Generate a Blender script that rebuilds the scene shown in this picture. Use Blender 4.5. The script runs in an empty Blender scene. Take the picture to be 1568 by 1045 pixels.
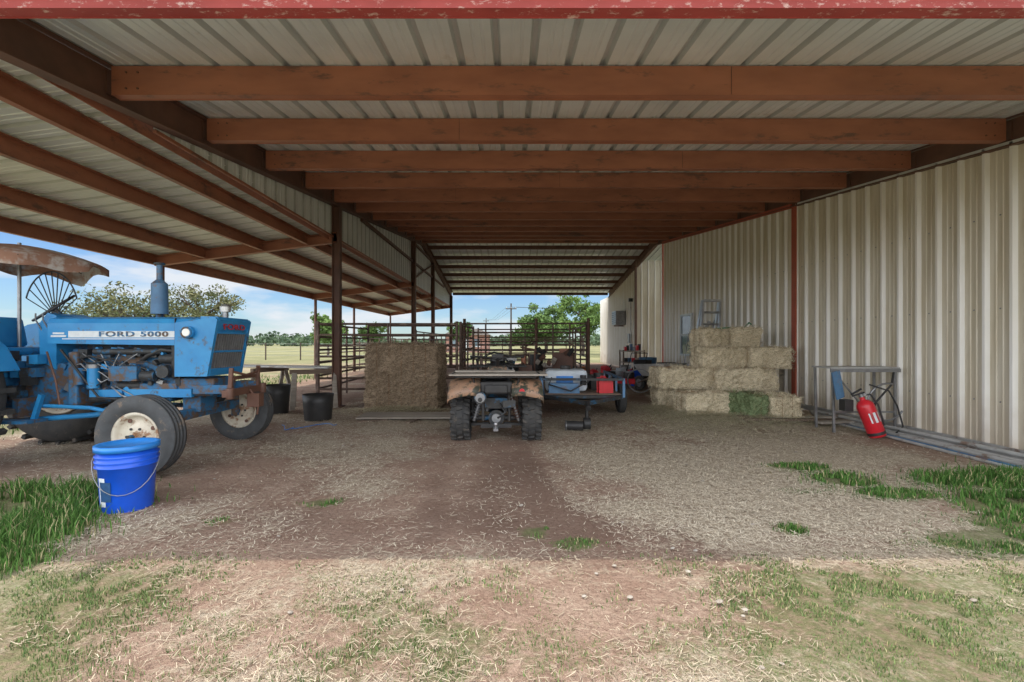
import bpy, math, random
import numpy as np
from mathutils import Vector, Matrix, noise
random.seed(7); rng=np.random.default_rng(7)
scene=bpy.context.scene
CH=1.3
# ------------------------------------------------------------ materials
def nodes(name):
    m=bpy.data.materials.new(name); m.use_nodes=True
    nt=m.node_tree; return m,nt,nt.nodes['Principled BSDF']
def rgb(c): return (c[0],c[1],c[2],1)
def mat(name,c1,c2=None,scale=6,rough=.6,metal=0,bump=0,c3=None,t3=.62,s3=3,stretch=(1,1,1),bscale=None,detail=3,spec=.5):
    m,nt,p=nodes(name); N=nt.nodes; L=nt.links
    p.inputs['Roughness'].default_value=rough; p.inputs['Metallic'].default_value=metal
    p.inputs['Specular IOR Level'].default_value=spec
    c2=c2 or tuple(x*.75 for x in c1)
    tc=N.new('ShaderNodeTexCoord'); mp=N.new('ShaderNodeMapping'); mp.inputs['Scale'].default_value=stretch
    L.new(tc.outputs['Object'],mp.inputs[0])
    n=N.new('ShaderNodeTexNoise'); n.inputs['Scale'].default_value=scale; n.inputs['Detail'].default_value=detail; n.inputs['Roughness'].default_value=.65
    L.new(mp.outputs[0],n.inputs['Vector'])
    r=N.new('ShaderNodeValToRGB'); r.color_ramp.elements[0].position=.33; r.color_ramp.elements[1].position=.67
    r.color_ramp.elements[0].color=rgb(c1); r.color_ramp.elements[1].color=rgb(c2)
    L.new(n.outputs['Fac'],r.inputs[0]); out=r.outputs[0]
    if c3:
        n3=N.new('ShaderNodeTexNoise'); n3.inputs['Scale'].default_value=s3; n3.inputs['Detail'].default_value=5; n3.inputs['Roughness'].default_value=.75
        L.new(mp.outputs[0],n3.inputs['Vector'])
        r3=N.new('ShaderNodeValToRGB'); r3.color_ramp.elements[0].position=t3-.04; r3.color_ramp.elements[1].position=t3+.05
        L.new(n3.outputs['Fac'],r3.inputs[0])
        mx=N.new('ShaderNodeMix'); mx.data_type='RGBA'; L.new(r3.outputs[0],mx.inputs[0]); L.new(out,mx.inputs[6]); mx.inputs[7].default_value=rgb(c3); out=mx.outputs[2]
    L.new(out,p.inputs['Base Color'])
    if bump:
        nb=N.new('ShaderNodeTexNoise'); nb.inputs['Scale'].default_value=bscale or scale*3; nb.inputs['Detail'].default_value=2
        L.new(mp.outputs[0],nb.inputs['Vector'])
        b=N.new('ShaderNodeBump'); b.inputs['Strength'].default_value=bump; b.inputs['Distance'].default_value=.02
        L.new(nb.outputs['Fac'],b.inputs['Height']); L.new(b.outputs[0],p.inputs['Normal'])
    return m
M={}
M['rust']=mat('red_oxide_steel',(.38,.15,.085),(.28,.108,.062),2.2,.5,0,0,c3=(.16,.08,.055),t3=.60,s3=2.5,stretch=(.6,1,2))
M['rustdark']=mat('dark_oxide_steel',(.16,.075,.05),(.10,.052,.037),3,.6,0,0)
M['redfade']=mat('faded_red_paint',(.44,.075,.07),(.35,.055,.05),5,.6,0,0,c3=(.65,.45,.42),t3=.60,s3=26,stretch=(.5,1,1))
M['redtrim']=mat('red_trim',(.45,.10,.055),(.35,.08,.045),4,.5)
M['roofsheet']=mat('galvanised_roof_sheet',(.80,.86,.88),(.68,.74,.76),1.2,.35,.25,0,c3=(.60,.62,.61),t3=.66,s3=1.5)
M['roofrib']=mat('roof_rib_shade',(.62,.66,.66),(.54,.57,.57),1.2,.4,.25)  # same sheet, darker: rib shading painted into the colour
M['leansheet']=mat('pale_roof_sheet',(.83,.88,.84),(.74,.80,.75),1.0,.42,.1,0,c3=(.60,.65,.60),t3=.68,s3=1.2)
M['leanrib']=mat('lean_to_rib_shade',(.66,.70,.65),(.56,.6,.56),1.2,.4,.1)  # darker copy of the pale sheet, stands in for shade on the ribs
M['gable']=mat('gable_sheet',(.72,.74,.72),(.62,.64,.62),1.5,.5,.1)
M['gablerib']=mat('gable_rib_shade',(.46,.46,.43),(.38,.38,.36),1.5,.5,.1)  # gable sheet darkened on its ribs, shade put into the colour
M['steel']=mat('bare_steel',(.35,.36,.37),(.25,.25,.26),8,.4,.7)
M['alu']=mat('aluminium',(.65,.66,.68),(.5,.5,.52),8,.35,.8)
M['galv']=mat('galvanised_pipe',(.50,.50,.49),(.38,.38,.37),6,.45,.15,c3=(.24,.17,.13),t3=.60)
M['black']=mat('black_plastic',(.022,.022,.024),(.035,.034,.033),8,.5,0,0)
M['rubber']=mat('tyre_rubber',(.035,.036,.038),(.06,.057,.053),10,.8,0,0,c3=(.12,.10,.08),t3=.62,s3=8)
M['rubgrey']=mat('dusty_tyre',(.075,.08,.085),(.055,.057,.06),8,.75,0,0,c3=(.17,.13,.10),t3=.60,s3=6)
M['tblue']=mat('tractor_blue',(.02,.21,.50),(.035,.28,.58),3.5,.36,0,0,c3=(.08,.10,.12),t3=.62,s3=5)
M['tbluedirty']=mat('tractor_blue_dirty',(.025,.16,.35),(.05,.10,.15),7,.6,0,.2,c3=(.12,.075,.05),t3=.52,s3=7)
M['tdark']=mat('greasy_iron',(.03,.035,.04),(.06,.055,.05),12,.55,.2,.2,c3=(.02,.12,.24),t3=.58,s3=6)
M['cream']=mat('cream_rim',(.66,.61,.50),(.54,.47,.37),6,.5,0,0,c3=(.28,.14,.07),t3=.56,s3=7)
M['white']=mat('white_decal',(.72,.76,.78),(.6,.65,.68),20,.5)
M['navy']=mat('navy_letters',(.02,.08,.2),None,20,.5)
M['redletter']=mat('red_letters',(.5,.04,.05),None,20,.5)
M['canvas']=mat('canvas',(.36,.20,.14),(.29,.16,.11),4,.9,0,0,c3=(.5,.46,.43),t3=.52,s3=1.6)
M['glass']=mat('lamp_glass',(.75,.75,.7),None,4,.15,.3)
M['bluebkt']=mat('blue_bucket',(.01,.11,.72),(.012,.09,.6),6,.35,0,0,c3=(.05,.14,.5),t3=.66,s3=9)
M['bluelid']=mat('blue_lid',(.03,.25,.75),None,6,.4)
M['fend']=mat('camo_fender',(.44,.25,.15),(.30,.19,.13),7,.45,0,0,c3=(.05,.055,.04),t3=.49,s3=6)
M['board']=mat('weathered_wood',(.42,.38,.33),(.28,.24,.20),3,.85,0,0,stretch=(.4,4,4))
M['boarddark']=mat('old_plank',(.22,.16,.12),(.13,.095,.07),3,.9,0,0,stretch=(.4,4,4))
M['red']=mat('red_paint',(.66,.02,.035),(.54,.02,.03),6,.3,0,0,c3=(.35,.05,.05),t3=.68)
M['orange']=mat('orange_plastic',(.7,.2,.03),None,6,.5)
M['tankwhite']=mat('poly_tank',(.62,.68,.74),(.5,.56,.62),5,.5)
M['greyblue']=mat('blue_grey_metal',(.10,.23,.40),(.08,.17,.30),7,.5,.1,0,c3=(.2,.12,.08),t3=.58)
M['bark']=mat('bark',(.09,.065,.05),(.05,.04,.03),8,.95)
M['pipefence']=mat('pipe_fence',(.11,.07,.058),(.18,.12,.095),6,.6,.1,c3=(.30,.23,.18),t3=.58)
M['brick']=mat('brick_far',(.36,.19,.15),(.28,.15,.12),5,.9)
M['shingle']=mat('shingle',(.24,.21,.20),(.17,.15,.14),5,.9)
M['window']=mat('window_glass',(.10,.14,.18),(.16,.22,.26),3,.08,.2)
M['twine']=mat('twine',(.28,.13,.05),None,5,.9)
M['lightgreen']=mat('green_plastic',(.03,.22,.09),None,5,.5)

def wallmat(name,ca,cb):
    m,nt,p=nodes(name); N=nt.nodes; L=nt.links
    p.inputs['Roughness'].default_value=.42; p.inputs['Metallic'].default_value=.05
    g=N.new('ShaderNodeNewGeometry'); 
    mp=N.new('ShaderNodeMapping'); mp.inputs['Scale'].default_value=(1,6,.5); L.new(g.outputs['Position'],mp.inputs[0])
    n=N.new('ShaderNodeTexNoise'); n.inputs['Scale'].default_value=1.4; n.inputs['Detail'].default_value=4; L.new(mp.outputs[0],n.inputs[0])
    r=N.new('ShaderNodeValToRGB'); r.color_ramp.elements[0].position=.38;r.color_ramp.elements[1].position=.70
    r.color_ramp.elements[0].color=rgb(ca); r.color_ramp.elements[1].color=rgb(cb); L.new(n.outputs[0],r.inputs[0])
    s=N.new('ShaderNodeSeparateXYZ'); L.new(g.outputs['Position'],s.inputs[0])
    n2=N.new('ShaderNodeTexNoise'); n2.inputs['Scale'].default_value=3; n2.inputs['Detail'].default_value=4; L.new(g.outputs['Position'],n2.inputs[0])
    ad=N.new('ShaderNodeMath'); ad.operation='SUBTRACT'; L.new(s.outputs[2],ad.inputs[0]); L.new(n2.outputs[0],ad.inputs[1])
    mr=N.new('ShaderNodeMapRange'); mr.inputs[1].default_value=-.55; mr.inputs[2].default_value=.2; mr.inputs[3].default_value=.7; mr.inputs[4].default_value=0; L.new(ad.outputs[0],mr.inputs[0])
    mx=N.new('ShaderNodeMix'); mx.data_type='RGBA'; L.new(mr.outputs[0],mx.inputs[0]); L.new(r.outputs[0],mx.inputs[6]); mx.inputs[7].default_value=(.5,.42,.33,1)
    L.new(mx.outputs[2],p.inputs['Base Color']); return m
M['wall']=wallmat('beige_wall_sheet',(.72,.67,.56),(.56,.49,.36)); M['wallrib']=wallmat('wall_rib',(.90,.89,.86),(.78,.75,.67))  # ribs paler than the dirtier flats; rib shading partly put into colour
def haymat(name,a,b,c):
    m,nt,p=nodes(name); N=nt.nodes; L=nt.links; p.inputs['Roughness'].default_value=.95; p.inputs['Specular IOR Level'].default_value=.1
    tc=N.new('ShaderNodeTexCoord'); outs=[]
    for sc in ((10,70,90),(70,14,90)):
        mp=N.new('ShaderNodeMapping'); mp.inputs['Scale'].default_value=sc; mp.inputs['Rotation'].default_value=(.2,.5,.4); L.new(tc.outputs['Object'],mp.inputs[0])
        n=N.new('ShaderNodeTexNoise'); n.inputs['Scale'].default_value=1; n.inputs['Detail'].default_value=3; L.new(mp.outputs[0],n.inputs[0]); outs.append(n.outputs[0])
    ad=N.new('ShaderNodeMath'); ad.operation='MAXIMUM'; L.new(outs[0],ad.inputs[0]); L.new(outs[1],ad.inputs[1])
    r=N.new('ShaderNodeValToRGB'); e=r.color_ramp.elements; e[0].position=.42; e[0].color=rgb(c); e[1].position=.7; e[1].color=rgb(a)
    k=e.new(.55); k.color=rgb(b); L.new(ad.outputs[0],r.inputs[0]); L.new(r.outputs[0],p.inputs['Base Color'])
    return m
M['hay']=haymat('hay',(.84,.74,.55),(.66,.57,.41),(.30,.25,.16))
M['hayold']=haymat('old_hay',(.44,.34,.24),(.29,.22,.15),(.12,.09,.065))
M['haygreen']=haymat('green_hay',(.32,.38,.22),(.18,.24,.12),(.08,.11,.05))
def vcmat(name,rough=.9):
    m,nt,p=nodes(name); N=nt.nodes; a=N.new('ShaderNodeAttribute'); a.attribute_name='Col'
    nt.links.new(a.outputs['Color'],p.inputs['Base Color']); p.inputs['Roughness'].default_value=rough; p.inputs['Specular IOR Level'].default_value=.2
    return m
M['leaf']=vcmat('leaf',.7); M['blade']=vcmat('grass_blade',.6); M['straw']=vcmat('straw_strand',.9)

# ------------------------------------------------------------ mesh builder
def frame(d):
    d=Vector(d).normalized(); a=Vector((0,0,1)) if abs(d.z)<.9 else Vector((1,0,0))
    u=d.cross(a).normalized(); return d,u,d.cross(u).normalized()
class B:
    def __init__(s): s.v=[];s.f=[];s.m=[];s.s=[];s.mats=[]
    def mi(s,k):
        if k not in s.mats: s.mats.append(k)
        return s.mats.index(k)
    def add(s,vs,fs,k,sm=False):
        o=len(s.v); s.v+= [tuple(v) for v in vs]; i=s.mi(k)
        for f in fs: s.f.append([o+a for a in f]); s.m.append(i); s.s.append(sm)
    def box(s,c,d,k,rot=(0,0,0)):
        R=Matrix.Rotation(rot[2],3,'Z')@Matrix.Rotation(rot[1],3,'Y')@Matrix.Rotation(rot[0],3,'X'); c=Vector(c)
        vs=[c+R@Vector((x*d[0]/2,y*d[1]/2,z*d[2]/2)) for x in(-1,1) for y in(-1,1) for z in(-1,1)]
        s.add(vs,[(0,1,3,2),(4,6,7,5),(0,4,5,1),(2,3,7,6),(0,2,6,4),(1,5,7,3)],k)
    def beam(s,p0,p1,w,h,k):
        p0=Vector(p0);p1=Vector(p1); d=(p1-p0).normalized()
        up=Vector((0,0,1)) if abs(d.z)<.95 else Vector((0,1,0)); u=d.cross(up).normalized(); n=u.cross(d).normalized()
        vs=[p+u*a*w/2+n*b*h/2 for p in(p0,p1) for a in(-1,1) for b in(-1,1)]
        s.add(vs,[(0,1,3,2),(4,6,7,5),(0,4,5,1),(2,3,7,6),(0,2,6,4),(1,5,7,3)],k)
    def ibeam(s,p0,p1,h,w,k,t=.012):
        p0=Vector(p0);p1=Vector(p1); z=Vector((0,0,h/2))
        s.beam(p0,p1,t,h-2*t,k)
        for q in(-1,1): s.beam(p0+z*q,p1+z*q,w,t,k)
    def cyl(s,p0,p1,r0,k,r1=None,n=14,caps=True):
        r1=r0 if r1 is None else r1; p0=Vector(p0);p1=Vector(p1); d,u,w=frame(p1-p0); vs=[]
        for p,r in((p0,r0),(p1,r1)):
            for i in range(n):
                a=2*math.pi*i/n; vs.append(p+(u*math.cos(a)+w*math.sin(a))*r)
        s.add(vs,[(i,(i+1)%n,n+(i+1)%n,n+i) for i in range(n)],k,True)
        if caps: s.add(vs,[tuple(range(n))[::-1],tuple(range(n,2*n))],k)
    def tube(s,pts,r,k,n=8):
        pts=[Vector(p) for p in pts]; rings=[]; pu=None
        for i,p in enumerate(pts):
            d=(pts[min(i+1,len(pts)-1)]-pts[max(i-1,0)]).normalized()
            if pu is None: _,u,w=frame(d)
            else:
                u=(pu-d*pu.dot(d)).normalized(); w=d.cross(u)
            pu=u; rr=r[i] if isinstance(r,(list,tuple)) else r
            rings+= [p+(u*math.cos(2*math.pi*j/n)+w*math.sin(2*math.pi*j/n))*rr for j in range(n)]
        fs=[(a*n+j,a*n+(j+1)%n,(a+1)*n+(j+1)%n,(a+1)*n+j) for a in range(len(pts)-1) for j in range(n)]
        s.add(rings,fs,k,True); m=len(pts)-1
        s.add(rings,[tuple(range(n))[::-1],tuple(range(m*n,m*n+n))],k)
    def rev(s,prof,c,ax,k,n=28,sm=True):
        c=Vector(c); d,u,w=frame(ax); vs=[]
        for h,r in prof:
            for i in range(n):
                a=2*math.pi*i/n; vs.append(c+d*h+(u*math.cos(a)+w*math.sin(a))*r)
        fs=[(a*n+i,a*n+(i+1)%n,(a+1)*n+(i+1)%n,(a+1)*n+i) for a in range(len(prof)-1) for i in range(n)]
        s.add(vs,fs,k,sm)
    def prism(s,poly,axis,a,b,k):
        def P(p,t): return {'y':(p[0],t,p[1]),'x':(t,p[0],p[1]),'z':(p[0],p[1],t)}[axis]
        n=len(poly); vs=[P(p,a) for p in poly]+[P(p,b) for p in poly]
        s.add(vs,[tuple(range(n)),tuple(range(n,2*n))[::-1]]+[(i,(i+1)%n,n+(i+1)%n,n+i) for i in range(n)],k)
    def arc(s,c,R,r,axis,k,a0=0,a1=2*math.pi,n=24,m=8):
        c=Vector(c); d,u,w=frame(axis)
        s.tube([c+(u*math.cos(a0+(a1-a0)*i/n)+w*math.sin(a0+(a1-a0)*i/n))*R for i in range(n+1)],r,k,m)
    def done(s,name,parent=None,bevel=0,loc=None,rot=None):
        me=bpy.data.meshes.new(name); me.from_pydata(s.v,[],s.f)
        for k in s.mats: me.materials.append(M[k])
        me.polygons.foreach_set('material_index',s.m); me.polygons.foreach_set('use_smooth',s.s); me.validate(); me.update()
        o=bpy.data.objects.new(name,me); scene.collection.objects.link(o)
        if parent: o.parent=parent
        if loc: o.location=loc
        if rot: o.rotation_euler=rot
        if bevel:
            w=o.modifiers.new('w','WELD'); w.merge_threshold=.0002
            b=o.modifiers.new('b','BEVEL'); b.width=bevel; b.segments=2; b.limit_method='ANGLE'; b.angle_limit=math.radians(50)
        return o
def empty(name,loc=(0,0,0),rot=(0,0,0)):
    e=bpy.data.objects.new(name,None); e.empty_display_size=.3; scene.collection.objects.link(e); e.location=loc; e.rotation_euler=rot; return e
def fastmesh(name,V,F,C,matk,parent=None):
    me=bpy.data.meshes.new(name); k=F.shape[1]
    me.vertices.add(len(V)); me.vertices.foreach_set('co',V.astype(np.float32).ravel())
    me.loops.add(F.size); me.loops.foreach_set('vertex_index',F.astype(np.int32).ravel())
    me.polygons.add(len(F)); me.polygons.foreach_set('loop_start',np.arange(0,F.size,k,dtype=np.int32)); me.polygons.foreach_set('loop_total',np.full(len(F),k,dtype=np.int32))
    me.update(calc_edges=True)
    at=me.color_attributes.new('Col','FLOAT_COLOR','CORNER'); cc=np.ones((F.size,4),np.float32); cc[:,:3]=np.repeat(C,k,axis=0); at.data.foreach_set('color',cc.ravel())
    me.materials.append(M[matk]); o=bpy.data.objects.new(name,me); scene.collection.objects.link(o)
    if parent: o.parent=parent
    return o
def sheet(b,O,U,V,Nn,L,fl,k,pitch=.305,h=.032,rib=None,ribsel=(9,10,11)):
    O=Vector(O);U=Vector(U);V=Vector(V);Nn=Vector(Nn)
    base=[(0,0),(.068,0),(.076,.007),(.092,.007),(.10,0),(.142,0),(.15,.007),(.166,.007),(.174,0),(.225,0),(.243,h),(.277,h),(.295,0)]
    pr=[]; u=0
    while u<L:
        for j,(a,c) in enumerate(base):
            if u+a<=L: pr.append((u+a,c,j))
        u+=pitch
    for i in range(1,len(pr)):
        (u0,c0,j0),(u1,c1,j1)=pr[i-1],pr[i]
        vs=[O+U*u0+Nn*c0,O+U*u1+Nn*c1,O+U*u1+Nn*c1+V*fl(u1),O+U*u0+Nn*c0+V*fl(u0)]
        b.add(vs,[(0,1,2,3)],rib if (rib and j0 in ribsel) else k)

# ------------------------------------------------------------ barn
XL,XR=-3.54,5.69; YF=2.71; YR=18.0; YB=26.8; SL=.125; ZB=CH+2.27-SL*3.95
zc=lambda y: ZB+SL*y if y<=YR else ZB+SL*YR-(y-YR)*(ZB+SL*YR-(CH+2.84))/(YB-YR)
barn=empty('metal_barn')
b=B()
ys=[YF+i*1.235 for i in range(13)]; ys2=[YR+.75+i*1.32 for i in range(7)]
def purlin(b,y,x0,x1,z,k,h=.25):
    xm=(x0+x1)/2; L=x1-x0
    b.box((xm,y,z),(L,.008,h),k)
    for q in(-1,1): b.box((xm,y+.04,z+q*(h/2-.005)),(L,.07,.008),k)
    b.box((xm,y+.078,z-h/2+.016),(L,.006,.04),k)
for y in ys+ys2:
    if y==YF: continue
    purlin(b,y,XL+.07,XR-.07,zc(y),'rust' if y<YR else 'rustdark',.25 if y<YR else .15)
for j,y in enumerate(ys[1:6]):
    jx=[1.9,-.6,2.4,.8,-1.1][j]
    for x in(XL+.2,XL+.3,XR-.3,XR-.2):
        for q in(-.07,.07): b.cyl((x,y-.012,zc(y)+q),(x,y-.004,zc(y)+q),.009,'rustdark',n=8)
    b.box((jx,y-.005,zc(y)),(.004,.006,.24),'rustdark')
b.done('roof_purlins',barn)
b=B(); purlin(b,YF,XL-.1,XR+.15,zc(YF)+.01,'redfade',.27); b.done('front_fascia_purlin',barn)
b=B()
for x in(XL,XR+.02):
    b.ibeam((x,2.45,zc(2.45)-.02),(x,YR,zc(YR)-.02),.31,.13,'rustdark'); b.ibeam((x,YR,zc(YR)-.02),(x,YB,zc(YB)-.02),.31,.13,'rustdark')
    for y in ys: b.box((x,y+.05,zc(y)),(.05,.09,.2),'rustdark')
b.done('roof_rafters',barn)
b=B()
U=Vector((1,0,0)); s1=Vector((0,1,SL)).normalized(); n1=Vector((0,-SL,1)).normalized()
y0=2.34; l1=(YR-y0)/s1.y
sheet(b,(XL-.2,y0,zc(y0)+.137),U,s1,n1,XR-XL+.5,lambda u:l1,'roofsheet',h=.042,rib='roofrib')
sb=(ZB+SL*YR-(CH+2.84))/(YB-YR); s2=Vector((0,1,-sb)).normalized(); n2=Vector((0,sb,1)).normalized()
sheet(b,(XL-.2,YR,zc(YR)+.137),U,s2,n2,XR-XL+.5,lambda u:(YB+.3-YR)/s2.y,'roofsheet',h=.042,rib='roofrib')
sheet(b,(XR+.28,YR,zc(YR)+.13),U,s2,n2,2.6,lambda u:(YB+.3-YR)/s2.y,'roofsheet',h=.042)
b.add([(XR+.2,17.0,zc(17)+.13),(XR+2.9,17.0,zc(17)+.13),(XR+2.9,YR,zc(YR)+.13),(XR+.2,YR,zc(YR)+.13)],[(0,1,2,3)],'roofsheet')
b.box(((XL+XR)/2,YR,zc(YR)+.20),(XR-XL+.5,.5,.01),'roofsheet')
b.done('main_roof',barn)
b=B()
PY=[9.2,16.4,20.4,26.5]
for y in PY:
    zt=zc(y)-.17
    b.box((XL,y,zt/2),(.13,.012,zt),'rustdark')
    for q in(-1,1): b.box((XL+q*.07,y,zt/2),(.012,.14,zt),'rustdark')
    b.box((XL,y,.012),(.26,.24,.02),'rustdark')
b.beam((XL,16.4,3.6),(XL,20.4,zc(20.4)-.2),.05,.05,'rustdark')
b.done('barn_posts',barn)
ZG=CH+2.28
b=B()
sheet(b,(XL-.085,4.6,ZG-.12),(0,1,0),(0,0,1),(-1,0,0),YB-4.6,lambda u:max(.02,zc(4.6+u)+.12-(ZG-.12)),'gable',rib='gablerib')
b.box((XL-.075,(4.6+YB)/2,ZG-.14),(.03,YB-4.6,.035),'rust')
for hh in (.75,1.45):
    ya=max(5,(ZG+hh+.1-ZB)/SL)
    if ya<YB-6: b.box((XL-.04,(ya+24)/2,ZG+hh-.1),(.06,24-ya,.08),'rustdark')
b.done('gable_cladding',barn)
SLX=.133; zl=lambda x: ZG-.02+(x-XL)*SLX
b=B()
for x in(-4.15,-5.05,-6.2,-7.2):
    z=zl(x)-.11; k='rust'
    b.box((x,14.4,z),(.008,24.6,.2),k)
    for q in(-1,1): b.box((x+.035,14.4,z+q*.1),(.07,24.6,.008),k)
b.box((XL-.16,14.4,zl(XL)-.1),(.01,24.6,.16),'rust')
b.done('lean_to_purlins',barn)
b=B()
for y in PY: b.ibeam((XL,y,zl(XL)-.14),(-7.19,y,zl(-7.19)-.13),.19,.11,'rust')
for y in PY:
    zt=zl(-7.08)-.24; b.cyl((-7.08,y,0),(-7.08,y,zt),.05,'rustdark',n=10)
b.done('lean_to_frame',barn)
b=B(); sx=Vector((-1,0,-SLX)).normalized(); nx=Vector((-SLX,0,1)).normalized()
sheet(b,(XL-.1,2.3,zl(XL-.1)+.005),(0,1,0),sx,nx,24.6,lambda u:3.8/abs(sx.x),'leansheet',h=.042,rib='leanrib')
b.done('lean_to_roof',barn)
b=B(); WX=XR+.02
ztw=lambda y: zc(y)-.16
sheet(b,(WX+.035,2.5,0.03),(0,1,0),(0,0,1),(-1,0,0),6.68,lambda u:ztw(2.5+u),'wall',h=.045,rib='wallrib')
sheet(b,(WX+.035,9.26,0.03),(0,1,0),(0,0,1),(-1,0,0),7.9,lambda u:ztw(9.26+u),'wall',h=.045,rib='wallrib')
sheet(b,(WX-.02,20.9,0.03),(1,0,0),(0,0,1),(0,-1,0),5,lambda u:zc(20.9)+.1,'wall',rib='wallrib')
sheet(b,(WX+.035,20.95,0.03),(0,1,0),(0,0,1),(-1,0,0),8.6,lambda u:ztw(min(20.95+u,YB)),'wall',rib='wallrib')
sheet(b,(WX+.04,17.22,0.03),(1,0,0),(0,0,1),(0,1,0),5,lambda u:5.0,'wall')
b.box((WX+.04,9.2,ztw(9.2)/2),(.13,.12,ztw(9.2)),'redtrim')
b.beam((WX-.03,9.26,ztw(9.26)),(WX-.03,17.2,ztw(17.2)),.03,.09,'redtrim')
b.box((WX+.02,17.2,ztw(17.2)/2),(.1,.08,ztw(17.2)),'redtrim')
b.box((WX-.03,20.9,ztw(20.9)/2),(.09,.09,ztw(20.9)),'rustdark')
b.beam((WX,2.5,ztw(2.5)+.01),(WX,9.1,ztw(9.1)+.01),.02,.06,'gable')
b.box((WX-.02,9.9,.05),(.03,14.6,.1),'galv')
for zf in(.6,1.7,2.8):
    y=2.6
    while y<17: b.cyl((WX+.03,y,zf),(WX+.022,y,zf),.009,'steel',n=6); y+=.305
b.done('side_wall',barn)
b=B()
z0,z1,y0_,y1_=.9,2.2,14.35,15.25
b.box((WX-.03,(y0_+y1_)/2,(z0+z1)/2),(.02,y1_-y0_,z1-z0),'window')
for z in(z0,z1,(z0+z1)/2): b.box((WX-.05,(y0_+y1_)/2,z),(.04,y1_-y0_+.12,.06),'white')
for y in(y0_,y1_): b.box((WX-.052,y,(z0+z1)/2),(.04,.07,z1-z0+.06),'white')
b.done('wall_window',barn)
b=B(); b.box((WX-.25,23.3,2.55),(.5,.9,.7),'steel'); 
for i in range(6): b.box((WX-.51,23.3,2.3+i*.1),(.02,.8,.03),'black')
b.box((WX-.25,23.3,2.15),(.5,.06,.06),'rustdark'); b.done('wall_cooler_unit',barn,.01)
b=B(); b.cyl((WX-.12,21.4,1),(WX-.12,21.4,3.2),.025,'galv'); b.box((WX-.13,21.4,3.3),(.18,.12,.16),'black'); b.box((WX-.06,21.9,1.5),(.1,.3,.45),'steel'); b.done('conduit_and_meter',barn)

# ------------------------------------------------------------ ground
def vn(x,y,s,o=0): return noise.noise(Vector((x*s+o,y*s-o,o*.37)))
PATCH=[ # x,y,rx,ry,height,density
 (3.0,4.75,.30,.16,.07,1.1),(3.15,4.3,.30,.20,.08,1.1),(3.3,3.9,.34,.16,.06,.9),(4.35,4.25,.50,.22,.12,1.4),(4.2,3.75,.5,.2,.12,1.3),(4.9,4.3,.5,.3,.13,1.2),(3.9,3.2,.6,.28,.06,1.0),(3.3,2.95,.6,.2,.04,.9),(5.0,3.6,.6,.5,.13,1.3),(3.9,3.55,.35,.2,.08,1.0),
 (-3.75,3.75,.55,.30,.17,1.5),(-3.4,3.1,.42,.40,.17,1.5),(-3.15,2.65,.35,.25,.12,1.2),(-4.4,3.3,.8,.6,.18,1.4),
 (-1.54,3.72,.13,.1,.06,1.3),(.16,3.13,.09,.09,.06,1.1),(.42,2.95,.13,.08,.04,1.0),(1.95,3.17,.10,.07,.06,1.3),(-2.1,3.35,.12,.08,.03,.5),(2.6,4.0,.3,.1,.03,.5)]
def gmask(x,y):
    g=0
    for (a,c,rx,ry,h,d) in PATCH:
        q=((x-a)/rx)**2+((y-c)/ry)**2
        if q<2.2: g=max(g,min(1,(2.2-q)/1.4)*min(1,d))
    if y<2.85:
        k=min(1,(2.85-y)/.3)
        n=vn(x,y,.9,3)+.6*vn(x,y,2.3,8)+.4*vn(x,y,6,12)
        side=.20+max(0,(x-.2)*.42)+max(0,(-x-1.0)*.48)
        g=max(g,k*max(0,min(.80,n*.6+side)))
    out=max(0,min(1,(-x-6.6)/.8)) ; g=max(g,out*(.8+.3*vn(x,y,.7)))
    if y>27: g=max(g,min(1,(y-27)/3))
    if x>6.3: g=max(g,min(1,(x-6.3)))
    if y<1.2: g=max(g,.4)
    return max(0,min(1,g))
def smask(x,y):
    s=.47+.6*vn(x,y,.7,5)+.45*vn(x,y,2.1,9)
    s+=.6*math.exp(-((x-3.1)/1.7)**2-((y-5.8)/1.9)**2)+.5*math.exp(-((x-2.3)/1.3)**2-((y-4.5)/1.1)**2)
    if y<2.9: s+=.12*min(1,(2.9-y)/.2)
    s-=.45*math.exp(-((x+.1)/.8)**2-((y-5.0)/1.0)**2)
    s-=.4*math.exp(-((x+3.2)/1.2)**2-((y-4.2)/.8)**2)
    s-=.3*math.exp(-((x+.9)/1.4)**2-((y-3.3)/.4)**2)
    s+=.3*math.exp(-((x+1.6)/1.2)**2-((y-6.3)/1.2)**2)
    if y>10: s-=.12
    # wheel ruts worn by the quad and tractor
    for rx in(-.62,.30): s-=.22*math.exp(-((x-rx-.12*math.sin(y*.9))/.14)**2)*(1 if 2.9<y<7 else 0)
    return max(0,min(1,s))
def damp(x,y):
    d=.9*math.exp(-((x+.8)/1.2)**2-((y-3.35)/.45)**2)+.6*math.exp(-((x-.1)/.5)**2-((y-5)/1.1)**2)+.9*vn(x,y,1.1,15)
    for rx in(-.62,.30): d+=.35*math.exp(-((x-rx-.12*math.sin(y*.9))/.12)**2)*(1 if 2.9<y<6 else 0)
    return max(0,min(1,d))*(0 if y<2.6 else 1)
xs=np.concatenate([[-900,-400,-150,-60,-30,-18],np.arange(-12,8.01,.1),[10,14,20,35,70,150,400,900]])
yy=np.concatenate([[-200,-60,-20,-6,-2],np.arange(0,9,.08),np.arange(9,16,.2),np.arange(16,32,.5),[34,38,45,60,90,150,300,600,1200]])
nx_,ny_=len(xs),len(yy); V=[];A=[]
for y in yy:
    for x in xs:
        near=(-12<=x<=8 and 0<=y<=16)
        z=.018*vn(x,y,1.3)+.010*vn(x,y,5,4)+.006*vn(x,y,11,7) if near else 0
        V.append((x,y,z-.008)); A.append((gmask(x,y),smask(x,y),damp(x,y),1))
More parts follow.
